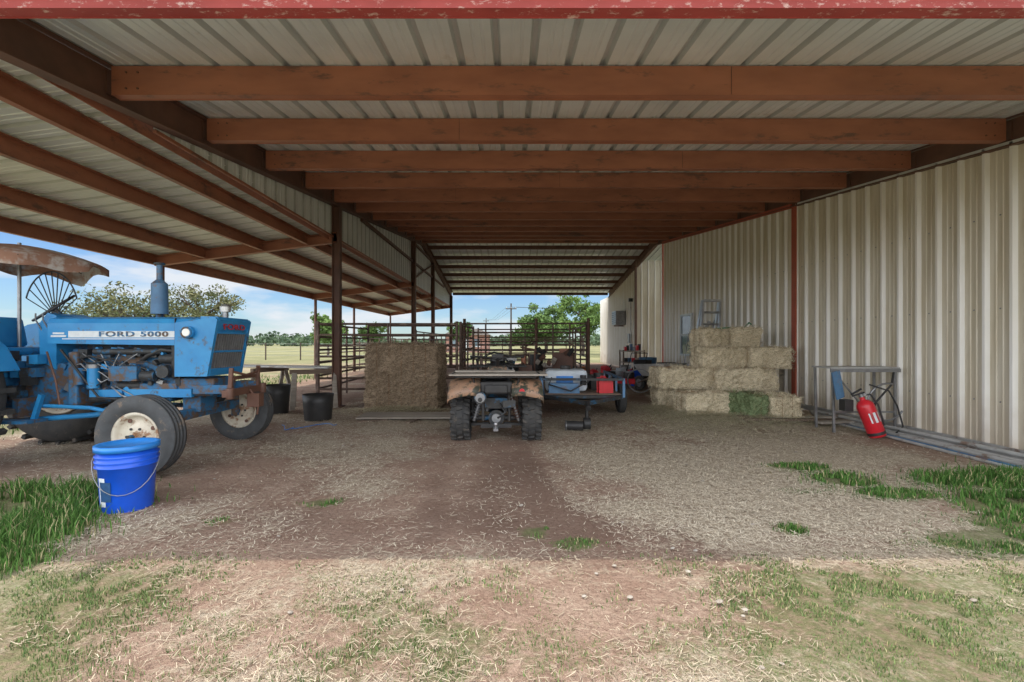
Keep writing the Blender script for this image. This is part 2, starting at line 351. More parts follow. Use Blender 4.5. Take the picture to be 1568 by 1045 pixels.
F=[(j*nx_+i,j*nx_+i+1,(j+1)*nx_+i+1,(j+1)*nx_+i) for j in range(ny_-1) for i in range(nx_-1)]
me=bpy.data.meshes.new('ground'); me.from_pydata(V,[],F); me.polygons.foreach_set('use_smooth',[True]*len(F))
at=me.color_attributes.new('Mask','FLOAT_COLOR','POINT'); at.data.foreach_set('color',np.array(A,np.float32).ravel()); me.update()
gr=bpy.data.objects.new('ground',me); scene.collection.objects.link(gr)
m,nt,p=nodes('dirt_straw_grass'); N=nt.nodes;L=nt.links; p.inputs['Roughness'].default_value=.95; p.inputs['Specular IOR Level'].default_value=.12
g=N.new('ShaderNodeNewGeometry'); at=N.new('ShaderNodeAttribute'); at.attribute_name='Mask'; sp=N.new('ShaderNodeSeparateColor'); L.new(at.outputs['Color'],sp.inputs[0])
def nz(s,det=8,ro=.6,stretch=None,rot=0):
    n=N.new('ShaderNodeTexNoise'); n.inputs['Scale'].default_value=s; n.inputs['Detail'].default_value=det; n.inputs['Roughness'].default_value=ro
    if stretch:
        mp=N.new('ShaderNodeMapping'); mp.inputs['Scale'].default_value=stretch; mp.inputs['Rotation'].default_value=(0,0,rot); L.new(g.outputs['Position'],mp.inputs[0]); L.new(mp.outputs[0],n.inputs[0])
    else: L.new(g.outputs['Position'],n.inputs[0])
    return n.outputs['Fac']
def ramp(i,p0,c0,p1,c1):
    r=N.new('ShaderNodeValToRGB'); e=r.color_ramp.elements; e[0].position=p0;e[1].position=p1;e[0].color=rgb(c0);e[1].color=rgb(c1); L.new(i,r.inputs[0]); return r.outputs[0]
def mix(f,a,b_):
    x=N.new('ShaderNodeMix'); x.data_type='RGBA'; L.new(f,x.inputs[0])
    for s_,v in((6,a),(7,b_)):
        if isinstance(v,tuple): x.inputs[s_].default_value=rgb(v)
        else: L.new(v,x.inputs[s_])
    return x.outputs[2]
def math2(op,a,b_):
    x=N.new('ShaderNodeMath'); x.operation=op
    for s_,v in((0,a),(1,b_)):
        if isinstance(v,(int,float)): x.inputs[s_].default_value=v
        else: L.new(v,x.inputs[s_])
    return x.outputs[0]
W3=(1,1,1);K3=(0,0,0)
med=nz(9,6,.78); fine=nz(38,4,.8)
dirt=ramp(nz(2.5,6,.7),.35,(.34,.225,.17),.68,(.49,.36,.28))
dirt=mix(ramp(fine,.45,K3,.75,W3),dirt,(.22,.14,.105))
dm=ramp(math2('ADD',sp.outputs[2],math2('MULTIPLY',med,.5)),.45,K3,.95,W3)
dirt=mix(math2('MULTIPLY',dm,.6),dirt,(.18,.115,.09))
st=mix(ramp(nz(1,3,.6,(25,90,1),.6),.4,K3,.6,W3),(.56,.47,.36),(.36,.28,.205))
st=mix(ramp(nz(1,2,.6,(110,22,1),.3),.45,K3,.62,W3),st,(.62,.54,.43))
st=mix(ramp(fine,.50,K3,.72,W3),st,(.27,.19,.14))
sf=math2('ADD',math2('MULTIPLY',sp.outputs[1],.9),math2('MULTIPLY',math2('SUBTRACT',med,.5),1.8))
c=mix(ramp(sf,.34,K3,.74,W3),dirt,st)
gc=ramp(nz(16,4,.7),.3,(.07,.11,.035),.7,(.19,.22,.09))
gc=mix(ramp(nz(.15,3),.4,K3,.65,W3),gc,(.27,.28,.13))
gf=math2('ADD',sp.outputs[0],math2('MULTIPLY',math2('SUBTRACT',nz(22,5,.85),.5),2.0))
c=mix(ramp(gf,.42,K3,.95,(.8,.8,.8)),c,gc)
L.new(c,p.inputs['Base Color'])
bp=N.new('ShaderNodeBump'); bp.inputs['Strength'].default_value=1; bp.inputs['Distance'].default_value=.035; L.new(fine,bp.inputs['Height']); L.new(bp.outputs[0],p.inputs['Normal'])
me.materials.append(m)

def blades(name,pts,hts,cols,k,w=.0032,lean=.5):
    n=len(pts); P=np.array(pts); H=np.array(hts)[:,None]; a=rng.uniform(0,2*np.pi,n); la=rng.uniform(0,2*np.pi,n); le=rng.uniform(.1,1,n)[:,None]*lean
    ww=w*np.clip(P[:,1:2]/3.2,.40,3)
    wd=np.stack([np.cos(a),np.sin(a),0*a],1)*ww*rng.uniform(.6,1.5,n)[:,None]; ld=np.stack([np.cos(la),np.sin(la),0*a],1); up=np.array([[0,0,1.]])
    m1=P+up*H*.55+ld*H*le*.3; t=P+up*H*(1-.35*le)+ld*H*le
    V=np.stack([P-wd,P+wd,m1+wd*.8,m1-wd*.8,t+wd*.15,t-wd*.15],1).reshape(-1,3); o=np.arange(n)[:,None]*6
    F=np.concatenate([o+np.array([[0,1,2,3]]),o+np.array([[3,2,4,5]])],0); C=np.concatenate([cols,cols],0)
    return fastmesh(name,V,F,C,k)
pts=[];ht=[];lawn=[]
for (a,c_,rx,ry,h,d) in PATCH:
    n=int(rx*ry*d*15000)+60
    for _ in range(n):
        r=math.sqrt(random.random())*1.15*(1+.3*random.gauss(0,1)); t=random.random()*6.283
        x=a+rx*r*math.cos(t); y=c_+ry*r*math.sin(t)
        if vn(x,y,5,2)<-.18: continue
        pts.append((x,y,-.012)); ht.append(h*random.uniform(.3,1.15)*(1.15-.4*min(r,1.4))*(1+.6*vn(x,y,4,6))); lawn.append(0)
for _ in range(170000):
    x=random.uniform(-3.3,3.3); y=random.uniform(1.35,3.0)
    gm=gmask(x,y)
    if random.random()<gm*.9 and vn(x,y,9,1)+.6*vn(x,y,3.1,21)>-.12: pts.append((x,y,-.012)); ht.append(random.uniform(.008,.030)); lawn.append(1)
for _ in range(9000):
    x=random.uniform(-16,-6.4); y=random.uniform(4.5,18)
    if random.random()<gmask(x,y): pts.append((x,y,-.012)); ht.append(random.uniform(.04,.14)); lawn.append(0)
n=len(pts); t=rng.uniform(0,1,(n,1)); dry=(rng.uniform(0,1,(n,1))<.12); la_=np.array(lawn)[:,None]
cols=np.array([[.035,.095,.018]])*(1-t)+np.array([[.115,.235,.05]])*t; lc=np.array([[.07,.12,.04]])*(1-t)+np.array([[.21,.28,.10]])*t
cols=np.where(la_==1,lc,cols); cols=np.where(dry,np.array([[.42,.36,.2]]),cols)
blades('grass',pts,ht,cols,'blade')
P=[]
while len(P)<95000:
    y=1.4+8.6*random.random()**1.35; x=random.uniform(-1,1)*(y*1.15+.3)
    if x<-7 or x>5.6: continue
    if random.random()<smask(x,y)**1.5*(.38 if y<2.8 else 1)+.04 and gmask(x,y)<.8: P.append((x,y))
P=np.array(P); n=len(P); a=rng.uniform(0,np.pi,n); Ln=rng.uniform(.006,.028,n)*(.7+.12*P[:,1]); w=rng.uniform(.0004,.0009,n)*(.6+.55*P[:,1]); tz=rng.uniform(-.12,.12,n)
d=np.stack([np.cos(a),np.sin(a)],1)*Ln[:,None]; q=np.stack([-np.sin(a),np.cos(a)],1)*w[:,None]; z0=rng.uniform(.004,.016,n)
mk=lambda xy,z: np.concatenate([xy,z[:,None]],1)
V=np.stack([mk(P-d-q,z0-tz*Ln),mk(P-d+q,z0-tz*Ln),mk(P+d+q,z0+tz*Ln),mk(P+d-q,z0+tz*Ln)],1).reshape(-1,3)
F=np.arange(4*n).reshape(-1,4); t=rng.uniform(0,1,(n,1)); cols=np.array([[.40,.32,.23]])*(1-t)+np.array([[.88,.80,.65]])*t
wx=np.clip((3.0-P[:,1:2])/.3,0,1); cols=cols*(1-wx)+(np.array([[.24,.18,.13]])*(1-t)+np.array([[.60,.52,.39]])*t)*wx   # straw colour toned down in the sunlit strip, offsetting the sun's brightness
fastmesh('straw_litter',V,F,cols,'straw')
n=13000; P=[];Z=[]
for i in range(n):
    ce=random.choice([(3.2,7.9,.7,.35),(4.3,7.45,.8,.3),(2.8,8.5,.4,.6),(3.9,7.7,1.2,.3),(3.2,7.0,1.4,.7),(-2.1,8.5,1.0,.25)])
    x=ce[0]+random.gauss(0,ce[2]*.6); y=ce[1]+random.gauss(0,ce[3]*.6); P.append((min(x,5.4),y)); Z.append(random.random()*.12*math.exp(-((x-ce[0])/ce[2])**2-((y-ce[1])/ce[3])**2)+.005)
P=np.array(P);z0=np.array(Z); a=rng.uniform(0,np.pi,n); Ln=rng.uniform(.02,.07,n); w=rng.uniform(.0018,.0035,n); tz=rng.uniform(-.4,.4,n)
d=np.stack([np.cos(a),np.sin(a)],1)*Ln[:,None]; q=np.stack([-np.sin(a),np.cos(a)],1)*w[:,None]; zz=np.abs(tz*Ln)
V=np.stack([mk(P-d-q,z0),mk(P-d+q,z0),mk(P+d+q,z0+zz),mk(P+d-q,z0+zz)],1).reshape(-1,3); t=rng.uniform(0,1,(n,1))
fastmesh('loose_hay',V,np.arange(4*n).reshape(-1,4),np.array([[.36,.34,.20]])*(1-t)+np.array([[.80,.72,.54]])*t,'straw')

# ------------------------------------------------------------ hay bales
def bale(name,c,d,k='hay',rot=0,nst=500,twine=2,tax=0,rgh=.05,tilt=0,rnd=.05):
    e=empty(name,c,(0,tilt,rot)); b=B(); 
    nx,ny,nz_=[max(3,int(s/.05)) for s in d]
    idx={}
    vs=[];fs=[]
    def vid(i,j,l):
        if (i,j,l) not in idx:
            idx[(i,j,l)]=len(vs); v=Vector(((i/nx-.5)*d[0],(j/ny-.5)*d[1],(l/nz_)*d[2]))
            q=Vector(((i/nx-.5)*2,(j/ny-.5)*2,(l/nz_-.5)*2))
            hx,hy,hz=d[0]/2,d[1]/2,d[2]/2; cz=Vector((v.x,v.y,v.z-hz)); inn=Vector((max(-hx+rnd,min(hx-rnd,cz.x)),max(-hy+rnd,min(hy-rnd,cz.y)),max(-hz+rnd,min(hz-rnd,cz.z))))
            dd=cz-inn
            if dd.length>1e-6: cz=inn+dd.normalized()*min(rnd,dd.length)
            v=Vector((cz.x,cz.y,cz.z+hz))
            o=Vector(c)*3.1; dsp=rgh*noise.noise(v*4+o)+rgh*.8*noise.noise(v*14+o)+rgh*.5*noise.noise(v*35+o)
            nn=Vector([t if abs(t)>.99 else 0 for t in q]).normalized(); v+=nn*dsp
            if l==0: v.z=0
            vs.append(v)
        return idx[(i,j,l)]
    for i in range(nx):
        for j in range(ny):
            for l in(0,nz_): fs.append((vid(i,j,l),vid(i+1,j,l),vid(i+1,j+1,l),vid(i,j+1,l)))
    for i in range(nx):
        for l in range(nz_):
            for j in(0,ny): fs.append((vid(i,j,l),vid(i+1,j,l),vid(i+1,j,l+1),vid(i,j,l+1)))
    for j in range(ny):
        for l in range(nz_):
            for i in(0,nx): fs.append((vid(i,j,l),vid(i,j+1,l),vid(i,j+1,l+1),vid(i,j,l+1)))
    b.add(vs,fs,k,False)
    for t in range(twine):
        f=(t+1)/(twine+1)-.5; 
        if tax==0: y=f*d[1]; pr=[(-d[0]/2-.008,y,0),(-d[0]/2-.008,y,d[2]+.008),(d[0]/2+.008,y,d[2]+.008),(d[0]/2+.008,y,0)]
        else: y=f*d[0]; pr=[(y,-d[1]/2-.008,0),(y,-d[1]/2-.008,d[2]+.008),(y,d[1]/2+.008,d[2]+.008),(y,d[1]/2+.008,0)]
        b.tube(pr,.003,'twine',5)
    b.done('bale_body',e)
    V=[];
    for _ in range(nst):
        ax=random.choice([0,1,2,1]); s=random.choice([-1,1]); q=[random.uniform(-.5,.5)*d[0],random.uniform(-.5,.5)*d[1],random.uniform(0.02,1)*d[2]]
        if ax==1: s=random.choice([-1,-1,-1,1])
        if ax==2: q[2]=d[2]
        else: q[ax]=s*d[ax]/2
        q=Vector(q); nn=Vector([0,0,0]); nn[ax]=1 if ax==2 else s
        dr=(Vector((random.gauss(0,1),random.gauss(0,1),random.gauss(0,1)-.3)).normalized()+nn*.45).normalized(); l=random.uniform(.03,.12); u=dr.cross(Vector((random.random(),random.random(),random.random()))).normalized()*.0027
        V+= [q-u,q+u,q+u+dr*l,q-u+dr*l]
    V=np.array([tuple(v) for v in V]); n=nst; t=rng.uniform(0,1,(n,1)); base={'hay':([.4,.33,.21],[.87,.78,.6]),'hayold':([.18,.13,.09],[.46,.36,.25]),'haygreen':([.12,.17,.07],[.4,.42,.24])}[k]
    fastmesh('loose_stalks',V,np.arange(4*n).reshape(-1,4),np.array([base[0]])*(1-t)+np.array([base[1]])*t,'straw',e)
bale('large_hay_bale',(-2.12,9.3,0),(1.38,1.3,1.26),'hayold',.02,5000,5,1,.05,0,.05)
BH=.40
for (x,y,z,dx,dy,k,r) in [
  (3.5,8.3,0,.95,.5,'hay',.13),(4.12,8.0,0,.46,.85,'haygreen',.22),(4.56,7.9,0,.46,.9,'hay',-.12),(3.35,9.2,0,.95,.46,'hay',.0),(4.3,9.1,0,.95,.5,'hay',0),(3.7,9.8,0,.95,.5,'hay',0),(4.8,9.8,0,.95,.5,'hay',0),
  (3.36,9.05,BH,1.15,.55,'hay',.15),(4.45,8.8,BH,1.1,.6,'hay',-.13),(3.8,9.6,BH,.95,.46,'hay',.0),(4.8,9.6,BH,.95,.46,'hay',.0),
  (4.22,9.25,2*BH,1.0,.52,'hay',.16),(5.05,9.0,2*BH,.75,.5,'hay',-.24),(4.4,9.85,2*BH,.95,.46,'hay',0),
  (4.18,9.6,3*BH-.02,.68,.48,'hay',.32),(4.82,9.5,3*BH,.58,.46,'hay',-.25)]:
    bale('hay_bale',(x,y,z+.002),(dx,dy,BH-.004),k,r,800,2,0 if dx>dy else 1,tilt=random.uniform(-.05,.05) if z>0 else 0)

# ------------------------------------------------------------ wheels
def tyre(b,c,ax,R,W,rim,kt,kr,ribs=True):
    h=W/2
    pr=[(-h*.55,rim),(-h*.9,rim+.25*(R-rim)),(-h,rim+.55*(R-rim)),(-h*.88,R-.03),(-h*.72,R-.008)]
    if ribs:
        for q in(-.72,-.28,.16,.6): pr+= [(h*q,R),(h*(q+.26),R),(h*(q+.28),R-.018),(h*(q+.42),R-.018)]
        pr=pr[:-2]
    else: pr+= [(-h*.4,R),(h*.4,R)]
    pr+= [(h*.72,R-.008),(h*.88,R-.03),(h,rim+.55*(R-rim)),(h*.9,rim+.25*(R-rim)),(h*.55,rim)]
    b.rev(pr,c,ax,kt,40)
    pr=[(-h*.6,rim+.008),(-h*.66,rim+.012),(-h*.66,rim-.012),(-h*.4,rim-.03),(-h*.3,rim-.035),(-h*.3+.02,rim*.62),(-h*.55,rim*.45),(-h*.55,.001)]
    b.rev(pr,c,ax,kr,32); b.rev([(-p_[0],p_[1]) for p_ in pr],c,ax,kr,32)
def lugs(b,c,ax,R,W,k,n=18,sz=.03):
    c=Vector(c); d,u,w=frame(ax)
    for i in range(n):
        for j,(o,s) in enumerate(((-.36,1),(-.02,-1),(.34,1))):
            a=2*math.pi*(i+.5*(j%2))/n; rad=u*math.cos(a)+w*math.sin(a); tan=-u*math.sin(a)+w*math.cos(a)
            p=c+rad*R+d*o*W; A=d*W*.15; T=tan*sz*.55; Rr=rad*sz*.6
            dd=T*.5*s
            vs=[p+A*x+T*y+Rr*z+dd*x for x in(-1,1) for y in(-1,1) for z in(-1,1)]
            b.add(vs,[(0,1,3,2),(4,6,7,5),(0,4,5,1),(2,3,7,6),(0,2,6,4),(1,5,7,3)],k)
# ------------------------------------------------------------ tractor
T=empty('blue_tractor',(-3.63,5.3,0),(0,0,math.radians(1.5)))
def wheel(name,c,R,W,rim,kt,parent,steer=0,ribs=True):
    b=B(); tyre(b,(0,0,0),(0,1,0),R,W,rim,kt,'cream',ribs)
    for s in(-1,1):
        b.cyl((0,s*W*.27,0),(0,s*(W*.5),0),.055,'cream',.045,16); b.cyl((0,s*W*.5,0),(0,s*(W*.5+.03),0),.03,'tdark',n=12)
        for i in range(6):
            a=i*math.pi/3; b.cyl((.085*math.cos(a),s*W*.25,.085*math.sin(a)),(.085*math.cos(a),s*W*.33,.085*math.sin(a)),.013,'tdark',n=6)
        for i in range(4):
            a=i*math.pi/2+.5; q=rim*.75; b.cyl((q*math.cos(a),s*W*.12,q*math.sin(a)),(q*math.cos(a),s*W*.16,q*math.sin(a)),.022,'rustdark',n=8)
    return b.done(name,parent,0,c,(0,0,steer))
wheel('front_wheel_near',(0,-.88,.395),.395,.2,.225,'rubgrey',T,math.radians(-3))
wheel('front_wheel_far',(0,.85,.395),.395,.2,.225,'rubgrey',T,math.radians(-3))
b=B()
for s,yy0 in((-1,-.8),(1,.8)):
    tyre(b,(-2.25,yy0,.76),(0,1,0),.76,.38,.38,'rubber','cream',False)
    c0=Vector((-2.25,yy0,.76))
    for i in range(22):
        for q in(-1,1):
            a=2*math.pi*(i+.25*q)/22; b.box(c0+Vector((math.cos(a)*.765,q*.1,math.sin(a)*.765)),(.05,.2,.05),'rubber',(0,-a,q*.0))
b.done('rear_wheels',T)
b=B()
H0,H1=1.27,1.58
b.prism([(-1.42,H0+.02),(-.06,H0),(-.06,H1-.07),(-1.42,H1-.07)],'y',-.325,.325,'tblue')
for (za,wa,zb,wb) in((H1-.07,.325,H1-.02,.30),(H1-.02,.30,H1+.005,.2)):
    vs=[(-1.42,-wa,za),(.36,-wa,za),(.36,-wb,zb),(-1.42,-wb,zb),(-1.42,wa,za),(.36,wa,za),(.36,wb,zb),(-1.42,wb,zb)]
    b.add(vs,[(0,1,2,3),(4,7,6,5),(1,5,6,2),(0,3,7,4)],'tblue')
b.add([(-1.42,-.2,H1+.005),(.36,-.2,H1+.005),(.36,.2,H1+.005),(-1.42,.2,H1+.005)],[(0,1,2,3)],'tblue')
b.box((-.062,0,1.42),(.006,.66,.29),'black')
b.done('hood',T)
b=B()
for s in(-1,1):
    b.prism([(-.055,.93),(.29,.93),(.40,H1-.03),(.38,H1-.005),(-.055,H1-.065)],'y',s*.30,s*.34,'tblue')
    b.cyl((.10,s*.335,1.41),(.10,s*.385,1.41),.068,'tblue',n=20); b.cyl((.10,s*.385,1.41),(.10,s*.395,1.41),.042,'glass',n=20)
    b.arc((.10,s*.388,1.41),.052,.011,(0,1,0),'tbluedirty')
b.prism([(.33,H1-.16),(.355,H1-.16),(.405,H1-.03),(.38,H1+.005),(.2,H1+.008),(.2,H1-.03)],'y',-.30,.30,'tblue')
b.prism([(.2,.93),(.292,.93),(.305,.99),(.2,.99)],'y',-.30,.30,'tblue')
b.done('nose_shell',T,.008)
b=B()
def gx(z): return .285+(z-.93)*.17
b.add([(gx(.98)-.05,-.30,.98),(gx(.98)-.05,.30,.98),(gx(1.44)-.05,.30,1.44),(gx(1.44)-.05,-.30,1.44)],[(0,1,2,3)],'black')
for i in range(13):
    y=-.27+i*.045; b.beam((gx(1.0)-.01,y,.99),(gx(1.40)-.01,y,1.41),.02,.012,'alu')
for z in(1.0,1.2,1.41): b.box((gx(z)-.005,0,z),(.02,.6,.022),'tblue')
b.done('grille',T)
def text(body,size,loc,rot,k,name):
    cu=bpy.data.curves.new(name,'FONT'); cu.body=body; cu.size=size; cu.extrude=.003; cu.align_x='CENTER'; cu.align_y='CENTER'; cu.space_character=1.15; cu.offset=.002
    o=bpy.data.objects.new(name,cu); scene.collection.objects.link(o); o.data.materials.append(M[k]); o.parent=T; o.location=loc; o.rotation_euler=rot
    return o
text('FORD',.10,(.394,0,1.475),(math.radians(82),0,math.radians(90)),'redletter','nose_letters').scale=(1.5,.9,1)
b=B(); b.box((-.62,-.327,1.39),(1.15,.006,.07),'white'); b.box((-1.30,-.327,1.40),(.12,.006,.02),'white'); b.box((-1.30,-.327,1.37),(.16,.006,.02),'white'); b.box((-.62,-.327,1.34),(1.28,.006,.01),'white'); b.done('side_stripe',T)
text('FORD 5000',.09,(-.50,-.333,1.39),(math.radians(90),0,0),'tbluedirty','side_letters').scale=(1.5,.85,1)
b=B()
b.box((-.72,0,1.0),(1.15,.36,.46),'tbluedirty'); b.box((-.72,0,.71),(1.0,.3,.16),'tdark'); b.box((-.7,0,1.25),(1.0,.22,.08),'tdark')
b.box((-1.75,0,.82),(1.1,.42,.5),'tbluedirty'); b.box((-1.2,0,.9),(.1,.56,.6),'tbluedirty'); b.box((-2.25,0,.8),(.5,.6,.55),'tbluedirty')
b.box((.06,0,.80),(.46,.44,.2),'tbluedirty'); b.box((-.12,0,1.15),(.06,.54,.5),'black')
b.box((-.35,0,.80),(.5,.5,.1),'tbluedirty')
b.done('engine_and_gearbox',T,.02)
b=B()
for i in range(4): b.box((-1.12+i*.25,-.205,1.18),(.1,.08,.09),'tdark'); b.tube([(-1.12+i*.25,-.2,1.22),(-1.1+i*.2,-.27,1.18),(-.9+i*.07,-.28,1.05),(-.78+i*.04,-.26,.98)],.006,'steel',5)
b.cyl((-.98,-.25,1.2),(-.25,-.25,1.2),.035,'tdark'); b.box((-.62,-.27,.96),(.3,.12,.16),'tbluedirty'); b.cyl((-.45,-.27,.93),(-.3,-.27,.93),.06,'tdark')
b.cyl((-.98,-.27,.80),(-.98,-.27,1.02),.055,'tblue'); b.cyl((-1.13,-.27,.84),(-1.13,-.27,1.02),.05,'tbluedirty'); b.cyl((-.98,-.27,1.02),(-.98,-.27,1.06),.062,'steel')
b.cyl((-.2,-.24,.98),(-.2,-.33,.98),.07,'tdark'); b.cyl((-.28,-.22,1.12),(-.13,-.22,1.12),.055,'tdark')
b.cyl((-.75,-.2,.82),(-.5,-.2,.82),.055,'tdark'); b.box((-.85,-.24,.74),(.35,.06,.08),'tblue')
b.tube([(-.1,-.2,1.2),(-.25,-.27,1.22),(-.4,-.25,1.16),(-.5,-.22,1.1)],.025,'black'); b.tube([(-1.3,-.3,1.22),(-1.1,-.33,1.0),(-.9,-.3,.7),(-.5,-.3,.66)],.012,'black',6)
b.tube([(-1.45,-.3,1.2),(-1.3,-.36,.9),(-1.25,-.36,.6)],.011,'rustdark',6)
b.tube([(-1.5,-.34,.62),(-.9,-.4,.60),(-.15,-.62,.52)],.022,'tblue')
b.tube([(-1.7,-.28,.45),(-1.0,-.24,.5),(-.3,-.2,.6)],.03,'tblue')
b.box((-1.65,-.45,.47),(.5,.22,.03),'tbluedirty'); b.box((-1.45,-.4,.6),(.04,.04,.3),'tblue',(0,.3,0)); b.box((-1.65,-.33,.6),(.06,.2,.2),'tbluedirty')
for x in(-.9,-.5,-.1): b.box((x,-.20,.88),(.05,.06,.12),'tdark')
b.box((-.28,-.25,.74),(.72,.05,.09),'tblue')
for i in range(14): b.cyl((-1.15+i*.085,-.19,.79),(-1.15+i*.085,-.205,.79),.012,'steel',n=6)
for i in range(34):
    x=random.uniform(-1.35,-.2); z=random.uniform(.75,1.22); s=random.uniform(.03,.08); b.box((x,-.20-random.random()*.05,z),(s,.06,s*random.uniform(.5,1.4)),random.choice(['tblue','tdark','tbluedirty','steel','tdark','tbluedirty']),(0,random.random(),0))
for i in range(12):
    x=random.uniform(-1.3,-.5); z=random.uniform(.8,1.2); b.tube([(x,-.24,z),(x+.15,-.29,z+random.uniform(-.1,.1)),(x+.35,-.27,z+random.uniform(-.2,.1)),(x+.45,-.2,z-.1)],random.choice([.007,.012]),random.choice(['black','steel','tdark']),5)
for i in range(16):
    x=random.uniform(-2.1,-1.45); z=random.uniform(.65,1.2); b.box((x,-.25-random.random()*.06,z),(.09,.1,.1),random.choice(['tblue','tdark','tbluedirty','tdark']))
b.done('engine_fittings',T)
b=B()
b.beam((0,-.72,.5),(0,.72,.5),.09,.11,'tbluedirty'); b.box((0,0,.62),(.2,.3,.22),'tbluedirty')
for s in(-1,1):
    b.cyl((0,s*.70,.34),(0,s*.70,.66),.045,'tbluedirty'); b.cyl((0,s*.70,.395),(0,s*.84,.395),.04,'tdark'); b.beam((0,s*.70,.63),(-.22,s*.66,.60),.05,.03,'tblue')
    b.beam((0,s*.45,.5),(-.9,s*.2,.56),.05,.05,'tbluedirty')
b.tube([(-.2,-.66,.58),(-.2,.66,.58)],.018,'tdark')
b.done('front_axle',T,.008)
b=B()
b.box((.50,0,.74),(.06,.76,.08),'rustdark'); b.box((.50,0,.90),(.04,.46,.04),'rustdark')
for s in(-1,1):
    b.box((.30,s*.27,.78),(.40,.03,.10),'tbluedirty'); b.beam((.50,s*.28,.70),(.52,s*.28,1.02),.045,.03,'rustdark'); b.cyl((.54,s*.34,.68),(.54,s*.34,.80),.04,'rustdark',n=12)
b.box((.58,.1,.62),(.14,.12,.16),'rustdark'); b.tube([(.52,-.28,.98),(.58,-.1,.93),(.58,.12,.95),(.52,.28,.99)],.014,'rustdark')
b.tube([(.54,.05,.75),(.64,.06,.6),(.62,.06,.45)],.014,'rustdark',6)
b.done('front_bumper',T,.006)
b=B()
b.cyl((-.45,-.02,1.56),(-.45,-.02,1.66),.035,'tdark'); b.cyl((-.45,-.02,1.63),(-.45,-.02,1.98),.085,'greyblue',.08,20); b.cyl((-.45,-.02,1.98),(-.45,-.02,2.03),.08,'greyblue',.03,20)
b.cyl((-.45,-.02,2.0),(-.45,-.02,2.2),.03,'greyblue'); b.cyl((-.45,-.02,2.2),(-.45,-.02,2.22),.055,'tdark')
b.cyl((.26,.05,1.57),(.26,.05,1.66),.03,'steel'); b.cyl((.26,.05,1.66),(.26,.05,1.72),.055,'alu',.06,18); b.cyl((.26,.05,1.72),(.26,.05,1.75),.06,'alu',.03,18)
b.done('air_intake_stack',T)
b=B()
b.prism([(-1.425,1.2),(-1.425,1.6),(-1.52,1.63),(-1.62,1.5),(-1.6,1.1),(-1.425,1.0)],'y',-.22,.22,'tblue')
c0=Vector((-1.66,0,1.70)); ax=Vector((-.45,-.5,.74)).normalized()
b.cyl((-1.48,0,1.52),c0,.022,'tdark'); b.arc(c0,.225,.014,ax,'black',n=30); b.cyl(c0-ax*.015,c0+ax*.02,.04,'black')
d,u,w=frame(ax)
for i in range(3):
    a=i*2.094+.4; b.cyl(c0,c0+(u*math.cos(a)+w*math.sin(a))*.225,.009,'tdark',n=6)
for x in(-1.5,-1.58): b.tube([(x,-.2,1.4),(x-.03,-.26,1.55),(x-.02,-.27,1.62)],.008,'steel',6)
b.done('dash_and_steering',T)
b=B()
b.box((-2.12,0,1.2),(.44,.5,.1),'tblue'); b.box((-2.26,0,1.42),(.1,.5,.36),'tblue',(0,-.2,0)); b.box((-2.2,0,1.08),(.2,.2,.2),'tdark')
b.done('seat',T,.045)
b=B()
for s in(-1,1):
    prev=None
    for i in range(9):
        a=math.radians(20+i*18); q=(-2.25+.86*math.cos(a),.76+.86*math.sin(a)-.04)
        if prev: 
            vs=[(prev[0],s*.58,prev[1]),(q[0],s*.58,q[1]),(q[0],s*.98,q[1]),(prev[0],s*.98,prev[1])]; b.add(vs,[(0,1,2,3)],'tblue')
            b.add([(prev[0],s*.58,prev[1]),(q[0],s*.58,q[1]),(-2.25,s*.58,.9)],[(0,1,2)],'tblue')
        prev=q
b.done('rear_fenders',T)
b=B()
cu=Vector((-2.05,.0,2.42)); n=8; sub=6; R=.78; rings=5; vs=[cu]; fs=[]
seg=n*sub
for r in range(1,rings+1):
    for i in range(seg):
        a=2*math.pi*i/seg; f=r/rings; sc=abs(math.sin(a*n/2))
        rad=R*f*(1-.10*sc*f); z=-.20*f**1.7 +.035*sc*f*f
        vs.append(cu+Vector((rad*math.cos(a),rad*math.sin(a),z)))
fs=[(0,1+i,1+(i+1)%seg) for i in range(seg)]
for r in range(rings-1):
    for i in range(seg): fs.append((1+r*seg+i,1+(r+1)*seg+i,1+(r+1)*seg+(i+1)%seg,1+r*seg+(i+1)%seg))
o=len(vs)
for i in range(seg):
    v=vs[1+(rings-1)*seg+i]; a=2*math.pi*i/seg; vs.append(v+Vector((0,0,-.10+.05*math.sin(a*3)+.03*math.sin(a*7))))
for i in range(seg): fs.append((1+(rings-1)*seg+i,o+i,o+(i+1)%seg,1+(rings-1)*seg+(i+1)%seg))
b.add(vs,fs,'canvas',True)
b.cyl(cu+Vector((0,0,-1.4)),cu+Vector((0,0,.03)),.018,'steel')
for i in range(n):
    a=2*math.pi*i/n; e_=cu+Vector((R*math.cos(a),R*math.sin(a),-.21)); b.tube([cu+Vector((0,0,-.02)),cu+Vector((R*.5*math.cos(a),R*.5*math.sin(a),-.09)),e_],.006,'black',5)
hb=Vector((-1.64,0,1.6))
for i in range(11):
    a=math.radians(20+i*14); e_=hb+Vector((.30*math.cos(a),-.05,.46*math.sin(a)+.05)); b.cyl(hb,e_,.006,'tdark',n=5)
b.tube([hb+Vector((.30*math.cos(math.radians(20+i*7)),-.05,.46*math.sin(math.radians(20+i*7))+.05)) for i in range(21)],.008,'tdark',5)
b.done('umbrella_canopy',T)

